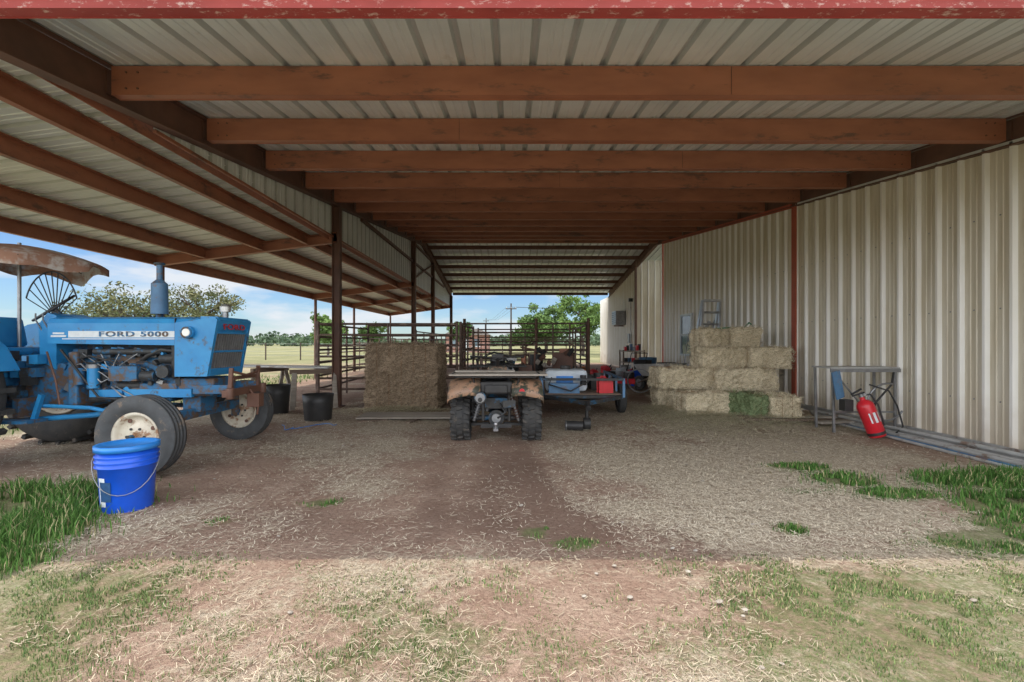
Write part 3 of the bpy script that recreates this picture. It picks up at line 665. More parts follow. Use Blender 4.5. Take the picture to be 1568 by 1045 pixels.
# ------------------------------------------------------------ buckets
def bucket(name,c,r,h,k,lid=None,handle=True,ribs=True):
    e=empty(name,c); b=B(); r0=r*.86
    pr=[(0,.001),(0,r0*.98),(.01,r0)]
    pr+= [(h*.68,r0+(r-r0)*.68)]
    if ribs:
        for q in(.70,.78,.86): pr+= [(h*q,r+.012),(h*(q+.015),r+.012),(h*(q+.02),r*.985)]
    pr+= [(h,r),(h,r-.006)]
    if not lid: pr+= [(.015,r0-.006),(.015,.001)]
    b.rev(pr,(0,0,0),(0,0,1),k,36)
    if lid: b.rev([(h-.03,r+.004),(h-.03,r+.016),(h+.012,r+.016),(h+.014,r-.01),(h+.0,r-.02),(h+.0,.001)],(0,0,0),(0,0,1),lid,36)
    if handle:
        b.tube([(-(r+.015),0,h*.84)]+[(-(r+.02)*math.cos(t),-(r+.02)*math.sin(t)*.80-.01,h*.84-h*.55*math.sin(t)) for t in np.linspace(.1,3.04,14)]+[((r+.015),0,h*.84)],.003,'steel',6)
    b.done('shell',e); return e
e=bucket('blue_bucket',(-3.04,3.60,-.005),.19,.50,'bluebkt','bluelid'); e.rotation_euler=(0,0,.5)
b=B()
for i in range(9):
    a0=-2.55+i*.085
    for z0,z1,k in((.06,.28,'white'),(.10,.25,'navy')):
        if k=='white' and i>3: continue
        if k=='navy' and (i<1 or i>6): continue
        o_=.0 if k=='white' else .002
        rr=[.1634+(.0266)*(z/.5)+.003+o_ for z in(z0,z1)]
        b.add([(rr[j]*math.cos(a),rr[j]*math.sin(a),z) for a in(a0,a0+.085) for j,z in((0,z0),(1,z1))],[(0,2,3,1)],k)
b.done('paper_label',e)
bucket('black_feed_tub',(-3.28,7.7,0),.25,.43,'black',None,False,False)
bucket('black_feed_tub',(-4.35,8.4,0),.24,.52,'black',None,False,False)
def sawhorse(c,rot,L=.9):
    b=B(); b.box((0,0,.72),(L,.09,.09),'boarddark')
    for x in(-L*.4,L*.4):
        for s in(-1,1): b.beam((x,s*.03,.7),(x*1.08,s*.25,0),.09,.035,'board')
        b.box((x*1.05,0,.35),(.03,.34,.08),'board')
    b.done('wooden_sawhorse',None,.004,c,(0,0,rot))
sawhorse((-3.95,9.1,0),.4); sawhorse((-5.2,9.8,0),1.2)
b=B()
for i in range(4): b.cyl((-6.2,9.7+i*.07,.80),(-3.7,9.15+i*.08,.79+.004*i),.022,'galv',n=8)
b.done('loose_pipes')
b=B(); b.box((-1.72,7.85,.045),(1.75,.6,.025),'board',(0,0,.03)); b.box((-2.3,7.5,.012),(.5,.1,.03),'boarddark',(0,0,.5)); b.box((-1.6,7.65,.012),(.08,.7,.03),'boarddark',(0,0,-.2)); b.done('plywood_sheet',None,.004)
b=B()
for (x,y,l,r,k) in((4.6,7.35,1.7,-.04,'boarddark'),(4.9,7.55,1.5,.06,'board'),(4.4,7.6,1.2,-.1,'boarddark'),(5.15,7.15,.8,.2,'board')): b.box((x,y,.035+.004*x),(l,.13,.035),k,(0,0,r))
b.done('loose_planks',None,.004)
b=B()
for i,(x0,x1,y0_,y1_,r,k) in enumerate(((5.55,5.42,3.6,8.2,.035,'galv'),(5.45,5.33,3.4,8.0,.028,'galv'),(5.33,5.28,3.9,7.9,.025,'galv'),(5.22,5.2,3.5,7.6,.016,'greyblue'),(5.6,5.52,4.2,8.4,.03,'galv'),(5.1,5.15,4.1,7.7,.018,'galv'))):
    b.cyl((x0,y0_,r+.0),(x1,y1_,r+.0),r,k,n=12)
b.cyl((5.5,3.9,.09),(5.36,8,.09),.025,'galv',n=12)
b.done('steel_pipes')
b=B(); pts=[]
for i in range(40): t=i/39; pts.append((-3.6+.8*t+.1*math.sin(9*t),7.0-.2*math.sin(5*t)+.12*math.cos(17*t),.012))
b.tube(pts,.006,'bluelid',5); b.done('blue_rope')

# ------------------------------------------------------------ quad bike
A=empty('quad_bike',(-.21,6.15,0),(0,0,math.radians(1)))
for nm,x,y,R,W in(('rear_tyre_left',-.47,0,.285,.25),('rear_tyre_right',.47,0,.285,.25),('front_tyre_left',-.44,1.22,.28,.2),('front_tyre_right',.44,1.22,.28,.2)):
    b=B(); tyre(b,(x,y,R),(1,0,0),R-.012,W,.15,'rubber','steel',False); lugs(b,(x,y,R),(1,0,0),R-.01,W,'rubber',16,.034); b.done(nm,A)
b=B()
for s in(-1,1):
    path=[(-.40,.60),(-.36,.70),(-.25,.79),(0,.82),(.25,.77),(.36,.62)]
    vs=[];fs=[]
    for j,(y,z) in enumerate(path):
        for (x,dz) in((.20,.02),(.34,.03),(.52,0),(.60,-.035),(.605,-.07)): vs.append((s*x,y,z+dz))
    for j in range(len(path)-1):
        for i in range(4): a=j*5+i; fs.append((a,a+1,a+6,a+5))
    b.add(vs,fs,'fend',True)
    vs=[(x,y+1.22,z-.02) for (x,y,z) in vs]; b.add(vs,fs,'fend',True)
o=b.done('fenders',A); so=o.modifiers.new('s','SOLIDIFY'); so.thickness=.012
b=B()
b.box((0,-.02,.72),(.42,.6,.16),'black'); b.box((0,.45,.80),(.30,.7,.14),'black'); b.box((0,.95,.82),(.30,.4,.22),'fend'); b.box((0,.5,.5),(.34,.6,.34),'tdark')
b.box((0,-.33,.70),(.30,.05,.12),'black')
b.done('body_and_seat',A,.03)
b=B()
for y in(-.42,-.22,-.02,.16): b.cyl((-.5,y,.865),(.5,y,.865),.011,'black',n=8)
for x in(-.5,-.25,0,.25,.5): b.cyl((x,-.42,.865),(x,.16,.865),.011,'black',n=8)
for s in(-1,1):
    b.tube([(s*.3,-.3,.86),(s*.26,-.3,.7),(s*.2,-.2,.6)],.011,'black'); b.tube([(s*.5,-.42,.865),(s*.55,-.42,.9),(s*.55,.1,.9)],.011,'black')
for y in(1.0,1.2,1.4,1.55): b.cyl((-.45,y,.92),(.45,y,.92),.011,'black',n=8)
for x in(-.45,0,.45): b.cyl((x,1.0,.92),(x,1.55,.92),.011,'black',n=8)
b.done('cargo_racks',A)
b=B(); b.box((.03,-.14,.892),(1.24,.62,.022),'board'); b.box((-.15,.02,.915),(.8,.2,.02),'board'); b.done('rack_board',A,.004)
b=B()
b.cyl((-.20,-.40,.60),(-.20,.05,.62),.078,'tdark',n=20); b.cyl((-.20,-.41,.60),(-.20,-.40,.60),.06,'steel',n=20); b.cyl((-.20,-.45,.58),(-.20,-.40,.58),.028,'black',n=12)
b.cyl((-.35,0,.285),(.35,0,.285),.035,'tdark'); b.cyl((0,-.10,.30),(0,.14,.30),.105,'tdark',n=18); b.cyl((0,-.14,.30),(0,-.10,.30),.06,'steel',n=14)
for s in(-1,1):
    b.beam((s*.10,-.05,.22),(s*.34,-.03,.2),.05,.03,'black'); b.beam((s*.10,-.05,.42),(s*.34,-.03,.38),.04,.03,'black')
    b.cyl((s*.30,-.08,.26),(s*.17,-.10,.66),.022,'steel'); 
    for i in range(9): f=i/8; b.arc((s*(.285-.10*f),-.083-.015*f,.31+.28*f),.042,.007,(-s*.13,-.02,.4),'rustdark' if s>0 else 'steel',n=12,m=5)
    b.tube([(s*.17,-.22,.28),(s*.17,-.22,.7)],.018,'black'); b.tube([(s*.12,-.2,.42),(s*.2,.5,.35)],.02,'black')
    b.cyl((s*.33,-.38,.68),(s*.33,-.37,.68),.035,'red')
b.box((0,-.24,.22),(.4,.03,.05),'black'); b.box((0,-.34,.205),(.06,.24,.03),'steel'); b.cyl((0,-.43,.22),(0,-.43,.26),.012,'steel'); b.rev([( -.025,.002),(-.018,.018),(0,.025),(.018,.018),(.025,.002)],(0,-.43,.275),(0,0,1),'alu',14)
b.box((.17,-.36,.52),(.16,.02,.09),'tdark'); b.tube([(.05,-.2,.5),(.12,-.28,.4),(.02,-.25,.32)],.014,'black',6)
b.box((0,-.1,.5),(.3,.1,.14),'tdark')
b.done('rear_suspension_and_exhaust',A)
b=B(); b.cyl((0,1.0,.85),(0,.82,1.05),.025,'black'); b.tube([(-.38,.66,1.09),(-.2,.78,1.08),(0,.84,1.05),(.2,.78,1.08),(.38,.66,1.09)],.013,'black')
b.box((0,.9,1.07),(.18,.1,.1),'black')
for s in(-1,1): b.cyl((s*.27,.73,1.085),(s*.4,.65,1.09),.019,'black'); 
b.done('handlebars',A)

# ------------------------------------------------------------ utility trailer with sprayer
Tr=empty('utility_trailer',(1.2,8.4,0),(0,0,-.05))
b=B(); z=.42
for s in(-1,1): b.beam((s*.62,-1.0,z),(s*.62,1.1,z),.05,.06,'greyblue'); b.beam((s*.62,-1.0,z),(.0,-1.65,z-.02),.05,.06,'tdark')
for y in(-1.0,-.3,.4,1.1): b.box((0,y,z),(1.24,.05,.05),'tdark')
for s in(-1,1):
    b.beam((s*.66,-1.0,z+.28),(s*.66,1.1,z+.28),.04,.04,'greyblue')
    for y in(-1.0,-.3,.4,1.1): b.box((s*.66,y,z+.13),(.04,.04,.28),'greyblue')
b.box((0,-1.0,z+.28),(1.32,.04,.04),'tdark'); b.box((0,.05,z+.04),(1.22,2.1,.02),'boarddark')
b.cyl((0,-1.65,z-.02),(0,-1.8,z-.08),.04,'black'); b.cyl((0,-1.6,.02),(0,-1.6,z),.025,'black'); b.rev([(-.05,.04),(-.05,.09),(.05,.09),(.05,.04)],(0,-1.6,.09),(1,0,0),'black',18)
b.cyl((-.75,.1,.26),(.75,.1,.26),.03,'tdark')
b.done('frame',Tr,.004)
for s,nm in((-1,'wheel_left'),(1,'wheel_right')):
    b=B(); tyre(b,(s*.82,.1,.27),(1,0,0),.27,.15,.15,'rubber','steel',False); b.done(nm,Tr)
b=B(); b.box((-.25,-.55,z+.24),(.7,.5,.36),'tankwhite'); b.done('sprayer_tank',Tr,.06)
b=B(); b.cyl((-.25,-.55,z+.42),(-.25,-.55,z+.48),.09,'black'); b.box((-.3,-.9,z+.13),(.5,.16,.16),'greyblue'); b.cyl((.02,-.88,z+.18),(.02,-.88,z+.34),.05,'black'); b.tube([(-.5,-.9,z+.3),(-.55,-1.05,z+.2),(-.2,-1.1,z+.1),(.1,-1.0,z+.25)],.012,'black',6)
b.box((-.28,-.81,z+.26),(.28,.015,.12),'bluelid'); b.box((.35,-.3,z+.14),(.3,.4,.18),'tdark'); b.cyl((.35,-.3,z+.2),(.35,-.3,z+.34),.09,'black'); b.box((.1,.4,z+.15),(.7,.5,.2),'black'); b.tube([(-.4,.3,z+.2),(.0,.2,z+.38),(.4,.4,z+.2)],.02,'tdark')
b.done('pump_and_hose',Tr)
def jerry(c,k,rot=0,s=1,parent=None,name='fuel_can'):
    e=empty(name,c,(0,0,rot))
    if parent: e.parent=parent
    b=B(); b.prism([(-.13*s,0),(.13*s,0),(.13*s,.22*s),(.04*s,.29*s),(-.13*s,.29*s)],'y',-.08*s,.08*s,k); b.done('can',e,.02*s)
    b=B(); b.tube([(-.1*s,0,.28*s),(-.09*s,0,.34*s),(.0,0,.34*s),(.03*s,0,.29*s)],.012*s,k,6); b.cyl((.08*s,0,.25*s),(.15*s,0,.36*s),.018*s,'black'); b.done('handle_and_spout',e)
jerry((.38,-.85,z+.05),'red',.2,.8,Tr,'fuel_can_part')
b=B()
b.box((0,0,.45),(1.3,.8,.06),'tdark'); b.box((-.2,0,.68),(.45,.4,.36),'tdark'); b.cyl((-.2,0,.86),(-.2,0,.98),.16,'black',n=18); b.box((.35,.05,.66),(.34,.3,.34),'rustdark'); b.cyl((.35,.05,.83),(.35,.05,1.02),.05,'rust')
b.cyl((.02,-.25,.72),(.02,-.05,.72),.10,'steel'); b.tube([(-.6,-.3,.5),(-.65,-.3,.95),(-.3,-.3,1.1),(.1,-.3,1.0)],.02,'black'); b.tube([(.6,.2,.5),(.62,.2,1.15),(.3,.2,1.2)],.02,'rustdark'); b.box((-.52,.1,.62),(.16,.3,.22),'black')
for x in(-.55,.55): tyre(b,(x,0,.24),(1,0,0),.24,.14,.12,'rubber','steel',False)
b.tube([(-.15,-.2,.9),(-.1,-.35,1.0),(.1,-.35,.8),(.25,-.2,.85)],.018,'black'); b.box((.05,.1,.95),(.3,.2,.08),'galv')
for i in range(14): b.box((random.uniform(-.45,.45),random.uniform(-.35,-.1),random.uniform(.55,1.0)),(.08,.08,random.uniform(.05,.14)),random.choice(['tdark','steel','black','rustdark']),(random.random(),random.random(),0))
b.done('engine_powered_implement',None,.008,(-.1,9.6,0),(0,0,.1))
b=B()
b.box((0,0,.5),(1.5,.9,.08),'tdark'); b.box((.3,0,.8),(.5,.45,.5),'rustdark'); b.cyl((-.4,0,.55),(-.4,0,1.0),.18,'black',n=18); b.box((.35,0,1.1),(.3,.3,.1),'rust')
for x in(-.6,.6): b.tube([(x,-.3,.5),(x,-.35,1.2),(x*.6,.1,1.35)],.022,'pipefence')
for x in(-.65,.65): tyre(b,(x,.1,.3),(1,0,0),.3,.18,.15,'rubber','cream',False)
for i in range(14): b.box((random.uniform(-.6,.6),random.uniform(-.4,-.2),random.uniform(.55,1.15)),(.1,.1,random.uniform(.05,.2)),random.choice(['tdark','black','rustdark','board']),(random.random(),random.random(),0))
b.done('disc_implement',None,.008,(1.0,11.4,0),(0,0,-.2))

# ------------------------------------------------------------ corral panels
def panel(x0,y0,x1,y1,H=1.68,n=6,posts=None,name='corral_panel',z0=.3,r=.024):
    b=B(); p0=Vector((x0,y0,0));p1=Vector((x1,y1,0)); L=(p1-p0).length; posts=posts or max(2,int(L/1.3)+1)
    for i in range(n):
        z=z0+(H-z0)*(i/(n-1)); b.cyl(p0+Vector((0,0,z)),p1+Vector((0,0,z)),r,'pipefence',n=8)
    for i in range(posts):
        p=p0.lerp(p1,i/(posts-1)); e=i in(0,posts-1); b.cyl(p,p+Vector((0,0,H+(.06 if e else 0))),r*(1.3 if e else 1),'pipefence',n=8)
    b.done(name)
panel(-4.15,9.75,-1.2,9.9,1.7,7)
panel(-1.15,10.2,-1.1,12.9,1.7,6)
panel(-4.2,9.8,-4.3,13.6,1.7,6)
panel(-4.3,13.6,-1.5,13.7,1.8,6)
panel(-1.5,13.3,.7,13.2,1.85,7,4)
panel(.7,13.2,2.15,13.1,1.85,7,4,'corral_gate')
panel(2.15,13.1,2.3,16.5,1.8,6)
panel(-1.3,17.5,2.3,17.2,1.8,6)
panel(-3.5,16.6,-3.5,25.5,1.7,6)
panel(-7.1,20.6,-3.7,20.5,1.6,5)
panel(-7.1,16.4,-7.1,34,1.5,5,12,'pipe_fence')
panel(-6.9,26.8,4.5,27.2,1.5,5,10,'pipe_fence')
b=B(); 
for (x,y) in((.7,13.15),(2.2,13.1),(-1.4,13.4)): b.cyl((x,y,0),(x,y,2.0),.045,'rustdark',n=10)
b.done('gate_posts')
panel(-.6,8.9,.4,10.9,1.0,4,3,'low_rail')

# ------------------------------------------------------------ right side objects
b=B()
b.box((5.08,6.75,.935),(1.0,.42,.02),'galv'); b.box((5.08,6.54,.90),(1.0,.03,.05),'steel')
for x in(4.62,5.52):
    for y in(6.56,6.94): b.beam((x,y,.92),(x+(.02 if x<5 else 0),y,0),.03,.03,'steel')
b.tube([(5.5,6.55,.9),(5.42,6.5,.7),(5.2,6.5,.45),(5.08,6.5,.2),(5.1,6.52,.0)],.014,'black')
b.arc((5.35,6.5,.45),.27,.014,(0,1,.1),'steel',.5,5.0,24)
b.beam((4.62,6.56,.3),(5.52,6.56,.3),.025,.025,'steel'); b.beam((4.64,6.56,.88),(5.1,6.56,.32),.02,.02,'steel')
b.box((4.62,6.45,.70),(.15,.02,.40),'greyblue',(.0,-.25,.3)); b.box((4.7,6.4,.42),(.12,.12,.16),'black')
b.tube([(5.1,6.5,.7),(5.3,6.4,.62),(5.42,6.4,.4),(5.5,6.4,.12),(5.3,6.3,.03)],.012,'black',6)
b.done('metal_work_stand',None,.003)
E=empty('fire_extinguisher',(5.0,6.22,.015),(math.radians(-8),math.radians(-17),0))
b=B(); R=.105
b.rev([(0,.001),(0,R*.9),(.015,R),(.42,R),(.46,R*.93),(.495,R*.7),(.515,R*.35),(.53,.03),(.56,.03),(.56,.001)],(0,0,0),(0,0,1),'red',28)
b.done('cylinder',E)
b=B(); b.cyl((0,0,.55),(0,0,.60),.028,'steel'); b.box((-.03,0,.61),(.17,.025,.02),'black'); b.box((-.04,0,.65),(.16,.025,.02),'black',(0,-.2,0)); b.cyl((.03,0,.585),(.03,-.04,.585),.018,'alu')
b.tube([(.03,0,.58),(.13,0,.56),(.16,-.01,.4),(.14,-.02,.2),(.13,-.02,.12)],.012,'black'); b.rev([(.03,R*1.01),(.05,R*1.03),(.07,R*1.01)],(0,0,0),(0,0,1),'black',24)
for i in range(8):
    a0=-2.2+i*.16; b.add([(R*1.012*math.cos(a),R*1.012*math.sin(a),z_) for a in(a0,a0+.16) for z_ in(.2,.34)],[(0,2,3,1)],'white' if i in(0,3,4,7) else 'redletter')
b.done('valve_and_hose',E)
def ladder(b,p0,p1,w,n):
    p0=Vector(p0);p1=Vector(p1); s=Vector((0,w/2,0)) if abs(p0.x-p1.x)>.3 and w<.51 else Vector((w/2,0,0))
    for q in(-1,1): b.beam(p0+s*q,p1+s*q*.8,.045,.08,'alu')
    for i in range(1,n): p=p0.lerp(p1,i/n); b.cyl(p-s*(1-.2*i/n),p+s*(1-.2*i/n),.022,'alu',n=8)
b=B(); ladder(b,(4.7,11.0,0),(5.0,11.4,2.35),.52,8); ladder(b,(4.85,11.9,0),(5.0,11.45,2.35),.52,8); b.box((5.0,11.42,2.35),(.4,.22,.05),'alu'); b.done('aluminium_step_ladder')
b=B(); ladder(b,(4.7,12.6,0),(5.55,12.6,1.9),.5,7); b.done('folding_ladder')
b=B()
vs=[(-.3,-.35,.45),(.3,-.35,.45),(.25,.4,.42),(-.25,.4,.42),(-.4,-.5,.78),(.4,-.5,.78),(.36,.62,.72),(-.36,.62,.72)]
b.add(vs,[(0,1,2,3),(0,4,5,1),(1,5,6,2),(2,6,7,3),(3,7,4,0)],'galv')
for s in(-1,1): b.tube([(s*.06,.75,.2),(s*.2,.1,.42),(s*.3,-.9,.66)],.018,'boarddark'); b.tube([(s*.22,-.1,.42),(s*.24,-.35,.0)],.015,'steel')
tyre(b,(0,.75,.2),(1,0,0),.2,.09,.1,'rubber','steel',False); b.done('wheelbarrow',None,0,(3.85,11.8,0),(0,0,.5))
b=B(); b.box((0,0,.22),(.55,.75,.14),'red'); b.cyl((0,.03,.29),(0,.03,.45),.15,'black',n=20); b.cyl((0,.03,.45),(0,.03,.48),.12,'steel')
for x in(-.3,.3):
    for y in(-.3,.32): tyre(b,(x,y,.11),(1,0,0),.11,.06,.06,'rubber','white',False)
for s in(-1,1): b.tube([(s*.24,-.3,.28),(s*.24,-.75,.65),(s*.24,-1.05,.98)],.012,'black')
b.cyl((-.24,-1.05,.98),(.24,-1.05,.98),.014,'black'); b.done('push_mower',None,.02,(3.35,13.0,0),(0,0,2.6))
bucket('grey_bucket',(3.5,10.9,0),.17,.36,'tankwhite')
bucket('blue_pail',(3.75,13.7,0),.2,.45,'bluebkt')
bucket('black_trash_bin',(4.1,14.3,0),.28,.75,'black',None,False,False)
bucket('black_trash_bin',(4.6,13.6,0),.28,.7,'black',None,False,False)
bucket('white_pail',(3.9,16.3,0),.17,.38,'tankwhite'); bucket('blue_drum',(4.6,15.4,0),.29,.8,'greyblue',None,False,False)
bucket('green_pail',(4.2,12.9,0),.17,.38,'lightgreen'); bucket('white_pail',(3.4,14.9,0),.17,.38,'tankwhite'); bucket('black_pail',(3.05,14.2,0),.18,.4,'black'); bucket('grey_bucket',(4.3,17.2,0),.2,.45,'steel')
jerry((3.3,15.8,0),'red',.3,1.2); jerry((3.6,17.4,0),'red',-.3,1.3); jerry((2.9,17.8,0),'orange',1,1.2); jerry((4.1,15.6,0),'red',1.1,1.2); jerry((3.0,16.6,0),'red',.6,1.0)
b=B(); b.box((4.9,18.6,.5),(.9,.7,.04),'board'); b.box((4.9,18.6,.95),(.9,.7,.04),'board')
for x in(4.48,5.32):
    for y in(18.3,18.9): b.box((x,y,.5),(.05,.05,1.0),'boarddark')
for i in range(6): b.box((4.6+i*.12,18.5+.1*(i%2),1.05+.03*(i%3)),(.09,.16,.16+.05*(i%3)),['red','black','greyblue','tankwhite'][i%4])
for i in range(5): b.box((4.6+i*.15,18.5,.6),(.12,.3,.15),['black','greyblue','red','board'][i%4])
b.done('storage_shelf',None,.006)
b=B()
for i in range(5): b.tube([(5.45-.02*i,12.0+i*.6,0),(5.6,12.0+i*.6+.05,1.5+.1*(i%3))],.015,['boarddark','steel','board'][i%3])
b.box((5.4,13.8,.2),(.08,.3,.36),'steel',(.0,.2,0)); b.done('long_handled_tools')
b=B(); b.arc((4.5,10.9,.3),.28,.02,(.3,1,0),'rustdark',.0,6.28,24); b.arc((3.2,11.4,.34),.3,.018,(.5,1,.2),'steel',0,6.28,24); b.done('old_wheel_hoops')
b=B(); b.tube([(4.3,9.6,1.60),(4.4,9.5,1.6),(4.6,9.55,1.62),(4.85,9.5,1.61),(5.0,9.6,1.72),(5.05,9.6,1.68)],.014,'lightgreen',6); b.done('garden_hose')
b=B(); b.cyl((.80,6.75,.07),(1.05,6.72,.07),.07,'black',n=16); b.arc((.8,6.75,.07),.07,.008,(1,0,0),'steel'); b.done('black_canister')
b=B()
for _ in range(90):
    x=random.uniform(-4,5);y=random.uniform(1.6,8); s=random.uniform(.008,.02)
    b.rev([(-s*.3,.001),(-s*.1,s*.8),(s*.2,s),(s*.5,s*.5),(s*.6,.001)],(x,y,0.004),(random.uniform(-.3,.3),.1,1),'board',6,False)
b.done('stones')

# ------------------------------------------------------------ trees
def tree(name,x,y,h,cr,trunkh,nleaf,leaf,c0,c1,nb=7):
    e=empty(name,(x,y,0)); b=B(); r=h*.028; top=Vector((random.uniform(-.1,.1)*h,0,h*.8))
    b.tube([(0,0,-.05),(.02*h,0,trunkh*.5),(-.01*h,.01*h,trunkh),top],[r*1.3,r,r*.85,r*.2],'bark',8); tips=[]
    for i in range(nb):
        a=i*2.4+random.random(); z=trunkh*.8+(h*.55-trunkh*.5)*random.random(); L=cr*random.uniform(.6,1.0)
        p0=Vector((0,0,z)); p1=p0+Vector((math.cos(a)*L*.5,math.sin(a)*L*.5,h*.12)); p2=p0+Vector((math.cos(a)*L,math.sin(a)*L,h*random.uniform(.15,.38)))
        b.tube([p0,p1,p2],[r*.55,r*.35,r*.1],'bark',6); tips+=[p1,p2,(p1+p2)/2]
        for _ in range(2):
            q=p1+Vector((random.gauss(0,1),random.gauss(0,1),random.uniform(.2,1.2))).normalized()*L*.5; b.tube([p1,q],[r*.25,r*.06],'bark',5); tips.append(q)
    tips.append(top); b.done('trunk_and_limbs',e)
    C=[]
    for t in tips: C.append((t,cr*random.uniform(.18,.34),random.random()))
    zc_=(trunkh+h)/2
    for _ in range(nb*2):
        d=Vector((random.gauss(0,1),random.gauss(0,1),random.gauss(0,1))).normalized()*random.uniform(.55,.95); C.append((Vector((d.x*cr,d.y*cr,zc_+d.z*(h-trunkh)*.5)),cr*random.uniform(.14,.3),random.random()))
    P=np.zeros((nleaf,3)); S=np.zeros((nleaf,1))
    for i in range(nleaf):
        c_,rr,sh=C[random.randrange(len(C))]; d=Vector((random.gauss(0,1),random.gauss(0,1),random.gauss(0,1)*.8)).normalized()*rr*random.random()**.4
        P[i]=c_+d; S[i]=sh*.6+.4*random.random()
    ax=rng.normal(size=(nleaf,3)); ax/=np.linalg.norm(ax,axis=1)[:,None]; bx=np.cross(ax,rng.normal(size=(nleaf,3))); bx/=np.linalg.norm(bx,axis=1)[:,None]
    s=leaf*rng.uniform(.6,1.4,(nleaf,1)); V=np.stack([P-ax*s,P-bx*s*.5,P+ax*s,P+bx*s*.5],1).reshape(-1,3)
    fastmesh('foliage',V,np.arange(4*nleaf).reshape(-1,4),np.array([c0])*(1-S)+np.array([c1])*S,'leaf',e)
G0,G1=(.04,.08,.025),(.13,.21,.06)
tree('shrubby_tree',-20.6,25,4.5,2.4,1.0,5200,.085,(.06,.09,.035),(.19,.18,.085),13)
tree('shrubby_tree',-17.4,25.5,4.9,1.9,1.0,4400,.085,(.06,.09,.035),(.19,.175,.085),12)
tree('shrubby_tree',-24,27,3.6,2.2,.8,3000,.09,(.06,.09,.035),(.18,.175,.085),9)
tree('oak_tree',4.6,62,6.6,3.5,1.6,10000,.20,G0,G1,10)
tree('oak_tree',1.6,70,3.6,2.4,1.2,3500,.20,G0,G1,8)
tree('oak_tree',7.4,48,6.6,2.3,1.8,5500,.16,(.06,.11,.03),(.19,.30,.08),9)
tree('oak_tree',-17.0,42,3.8,1.7,1.2,4000,.15,(.06,.11,.03),(.18,.28,.08),8)
tree('oak_tree',-6.3,55,4.2,1.5,1.4,4000,.16,G0,G1,8)
tree('oak_tree',-23,75,4.2,2.2,1.4,3000,.2,G0,G1,8)
n=30000; P=[]
cl=[]
for i in range(300):
    a=random.uniform(-1.15,1.0); d=random.uniform(150,210); w=random.uniform(3,7); cl.append((math.tan(a)*d,d,w,random.uniform(2.0,4.6)*(1+.35*math.sin(a*9))))
for i in range(n):
    x,y,w,h=cl[random.randrange(len(cl))]; d=Vector((random.gauss(0,1),random.gauss(0,1),random.gauss(0,1))).normalized()*random.random()**.4
    P.append((x+d.x*w,y+d.y*w,max(.2,h*.5+d.z*h*.5)))
P=np.array(P); ax=rng.normal(size=(n,3)); ax/=np.linalg.norm(ax,axis=1)[:,None]; bx=np.cross(ax,rng.normal(size=(n,3))); bx/=np.linalg.norm(bx,axis=1)[:,None]; s=.7*rng.uniform(.6,1.4,(n,1)); S=rng.uniform(0,1,(n,1))
fastmesh('distant_treeline',np.stack([P-ax*s,P-bx*s*.6,P+ax*s,P+bx*s*.6],1).reshape(-1,3),np.arange(4*n).reshape(-1,4),np.array([[.05,.085,.05]])*(1-S)+np.array([[.11,.16,.09]])*S,'leaf')
for (x,y,h) in((-.1,50,5.6),(-5.4,95,6.4)):
    b=B(); b.cyl((x,y,0),(x,y,h),.11,'bark',.08,10); b.box((x,y-.12,h-.6),(1.2,.08,.1),'bark')
    for q in(-.5,0,.5): b.cyl((x+q,y-.12,h-.54),(x+q,y-.12,h-.4),.04,'galv',n=8)
    b.done('utility_pole')
b=B()
for q in(-.5,0,.5): b.tube([(-.1+q,50,5.2),(-2.7+q,72,4.9),(-5.4+q,95,6.0)],.012,'black',4); b.tube([(-.1+q,50,5.2),(9+q,49,4.8),(30+q,48,5.5)],.012,'black',4)
b.done('power_lines')
b=B(); hx,hy=-5.9,62
b.box((hx,hy,1.15),(5.6,5,2.3),'brick'); b.prism([(hx-3.1,2.28),(hx+3.1,2.28),(hx+1.6,3.1),(hx-1.6,3.1)],'y',hy-2.8,hy+2.8,'shingle')
for q in(-1.6,1.2): b.box((hx+q,hy-2.52,1.3),(.9,.06,1.0),'window'); b.box((hx+q,hy-2.54,.78),(1.1,.08,.08),'white')
b.box((hx-.2,hy-2.52,1.0),(.9,.06,1.9),'white'); b.done('brick_house')
b=B(); b.box((10.8,40,1.4),(4,5,2.8),'white'); b.prism([(8.6,2.78),(13,2.78),(10.8,4.2)],'y',37.2,42.8,'brick'); b.box((9.6,37.47,1.5),(.8,.06,1.0),'window'); b.done('white_shed')
b=B()
for i in range(14):
    x=-34+i*2.6; b.cyl((x,34,0),(x,34,1.3),.05,'bark',n=8)
for z in(.35,.65,.95,1.2): b.cyl((-34,34,z),(0,34,z),.008,'steel',n=5)
b.done('wire_fence')

# ------------------------------------------------------------ sky, sun, camera
w=bpy.data.worlds.new('World'); scene.world=w; w.use_nodes=True; nt=w.node_tree; N=nt.nodes; L=nt.links
sd=Vector((-1.2,-.36,3.2)).normalized(); el=math.asin(sd.z); az=math.atan2(sd.x,sd.y)
sk=N.new('ShaderNodeTexSky'); sk.sky_type='NISHITA'; sk.sun_disc=False; sk.sun_elevation=el; sk.sun_rotation=az; sk.air_density=1.0; sk.dust_density=.2; sk.ozone_density=2.0
tint=N.new('ShaderNodeMix'); tint.data_type='RGBA'; tint.blend_type='MULTIPLY'; tint.inputs[0].default_value=1; L.new(sk.outputs[0],tint.inputs[6]); tint.inputs[7].default_value=(.60,.74,.93,1)
tc=N.new('ShaderNodeTexCoord'); mp=N.new('ShaderNodeMapping'); mp.inputs['Scale'].default_value=(1,1,3.6); mp.inputs['Location'].default_value=(.35,.1,.2); L.new(tc.outputs['Generated'],mp.inputs[0])
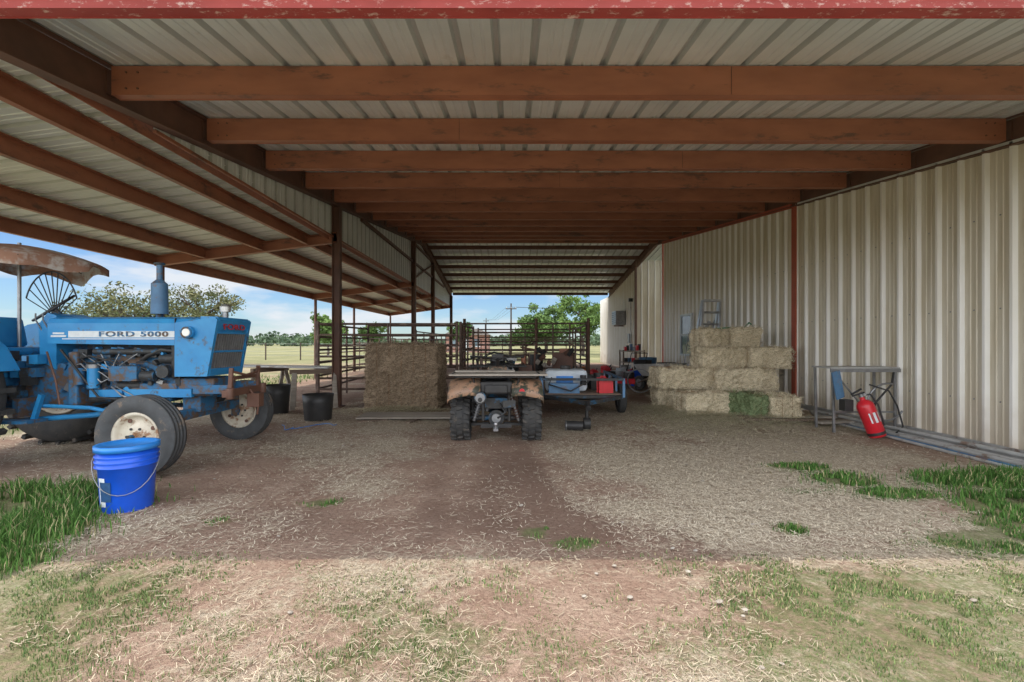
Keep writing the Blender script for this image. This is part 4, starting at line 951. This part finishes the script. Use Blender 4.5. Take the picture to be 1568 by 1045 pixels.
n=N.new('ShaderNodeTexNoise'); n.inputs['Scale'].default_value=3.6; n.inputs['Detail'].default_value=5; n.inputs['Roughness'].default_value=.55; L.new(mp.outputs[0],n.inputs[0])
r=N.new('ShaderNodeValToRGB'); r.color_ramp.elements[0].position=.48; r.color_ramp.elements[1].position=.62; r.color_ramp.elements[1].color=(.9,.9,.9,1); L.new(n.outputs[0],r.inputs[0])
mx=N.new('ShaderNodeMix'); mx.data_type='RGBA'; L.new(r.outputs[0],mx.inputs[0]); L.new(tint.outputs[2],mx.inputs[6]); mx.inputs[7].default_value=(5.7,5.9,6.2,1)
sx_=N.new('ShaderNodeSeparateXYZ'); L.new(tc.outputs['Generated'],sx_.inputs[0])
mr=N.new('ShaderNodeMapRange'); mr.interpolation_type='SMOOTHSTEP'; mr.inputs[1].default_value=.50; mr.inputs[2].default_value=-.05; mr.inputs[3].default_value=0; mr.inputs[4].default_value=.97; L.new(sx_.outputs[1],mr.inputs[0])
mx2=N.new('ShaderNodeMix'); mx2.data_type='RGBA'; L.new(mr.outputs[0],mx2.inputs[0]); L.new(mx.outputs[2],mx2.inputs[6]); mx2.inputs[7].default_value=(18.0,18.6,19.6,1)  # bright cloud bank added out of view, to fill the barn interior
bg=N['Background']; bg.inputs[1].default_value=.15; L.new(mx2.outputs[2],bg.inputs[0])
sl=bpy.data.lights.new('sun','SUN'); sl.energy=3.2; sl.angle=math.radians(.5); sl.color=(1,.93,.82); so=bpy.data.objects.new('sun',sl); scene.collection.objects.link(so); so.rotation_euler=(-sd).to_track_quat('-Z','Y').to_euler(); so.location=(-10,-3,30)
cam=bpy.data.cameras.new('camera'); cam.sensor_width=36; cam.lens=16.0; cam.clip_start=.05; cam.clip_end=3000; co=bpy.data.objects.new('camera',cam); scene.collection.objects.link(co)
co.location=(0,0,CH); co.rotation_euler=(math.radians(90),0,0); cam.shift_y=.0015; scene.camera=co
scene.view_settings.view_transform='Standard'; scene.view_settings.look='None'; scene.view_settings.exposure=0
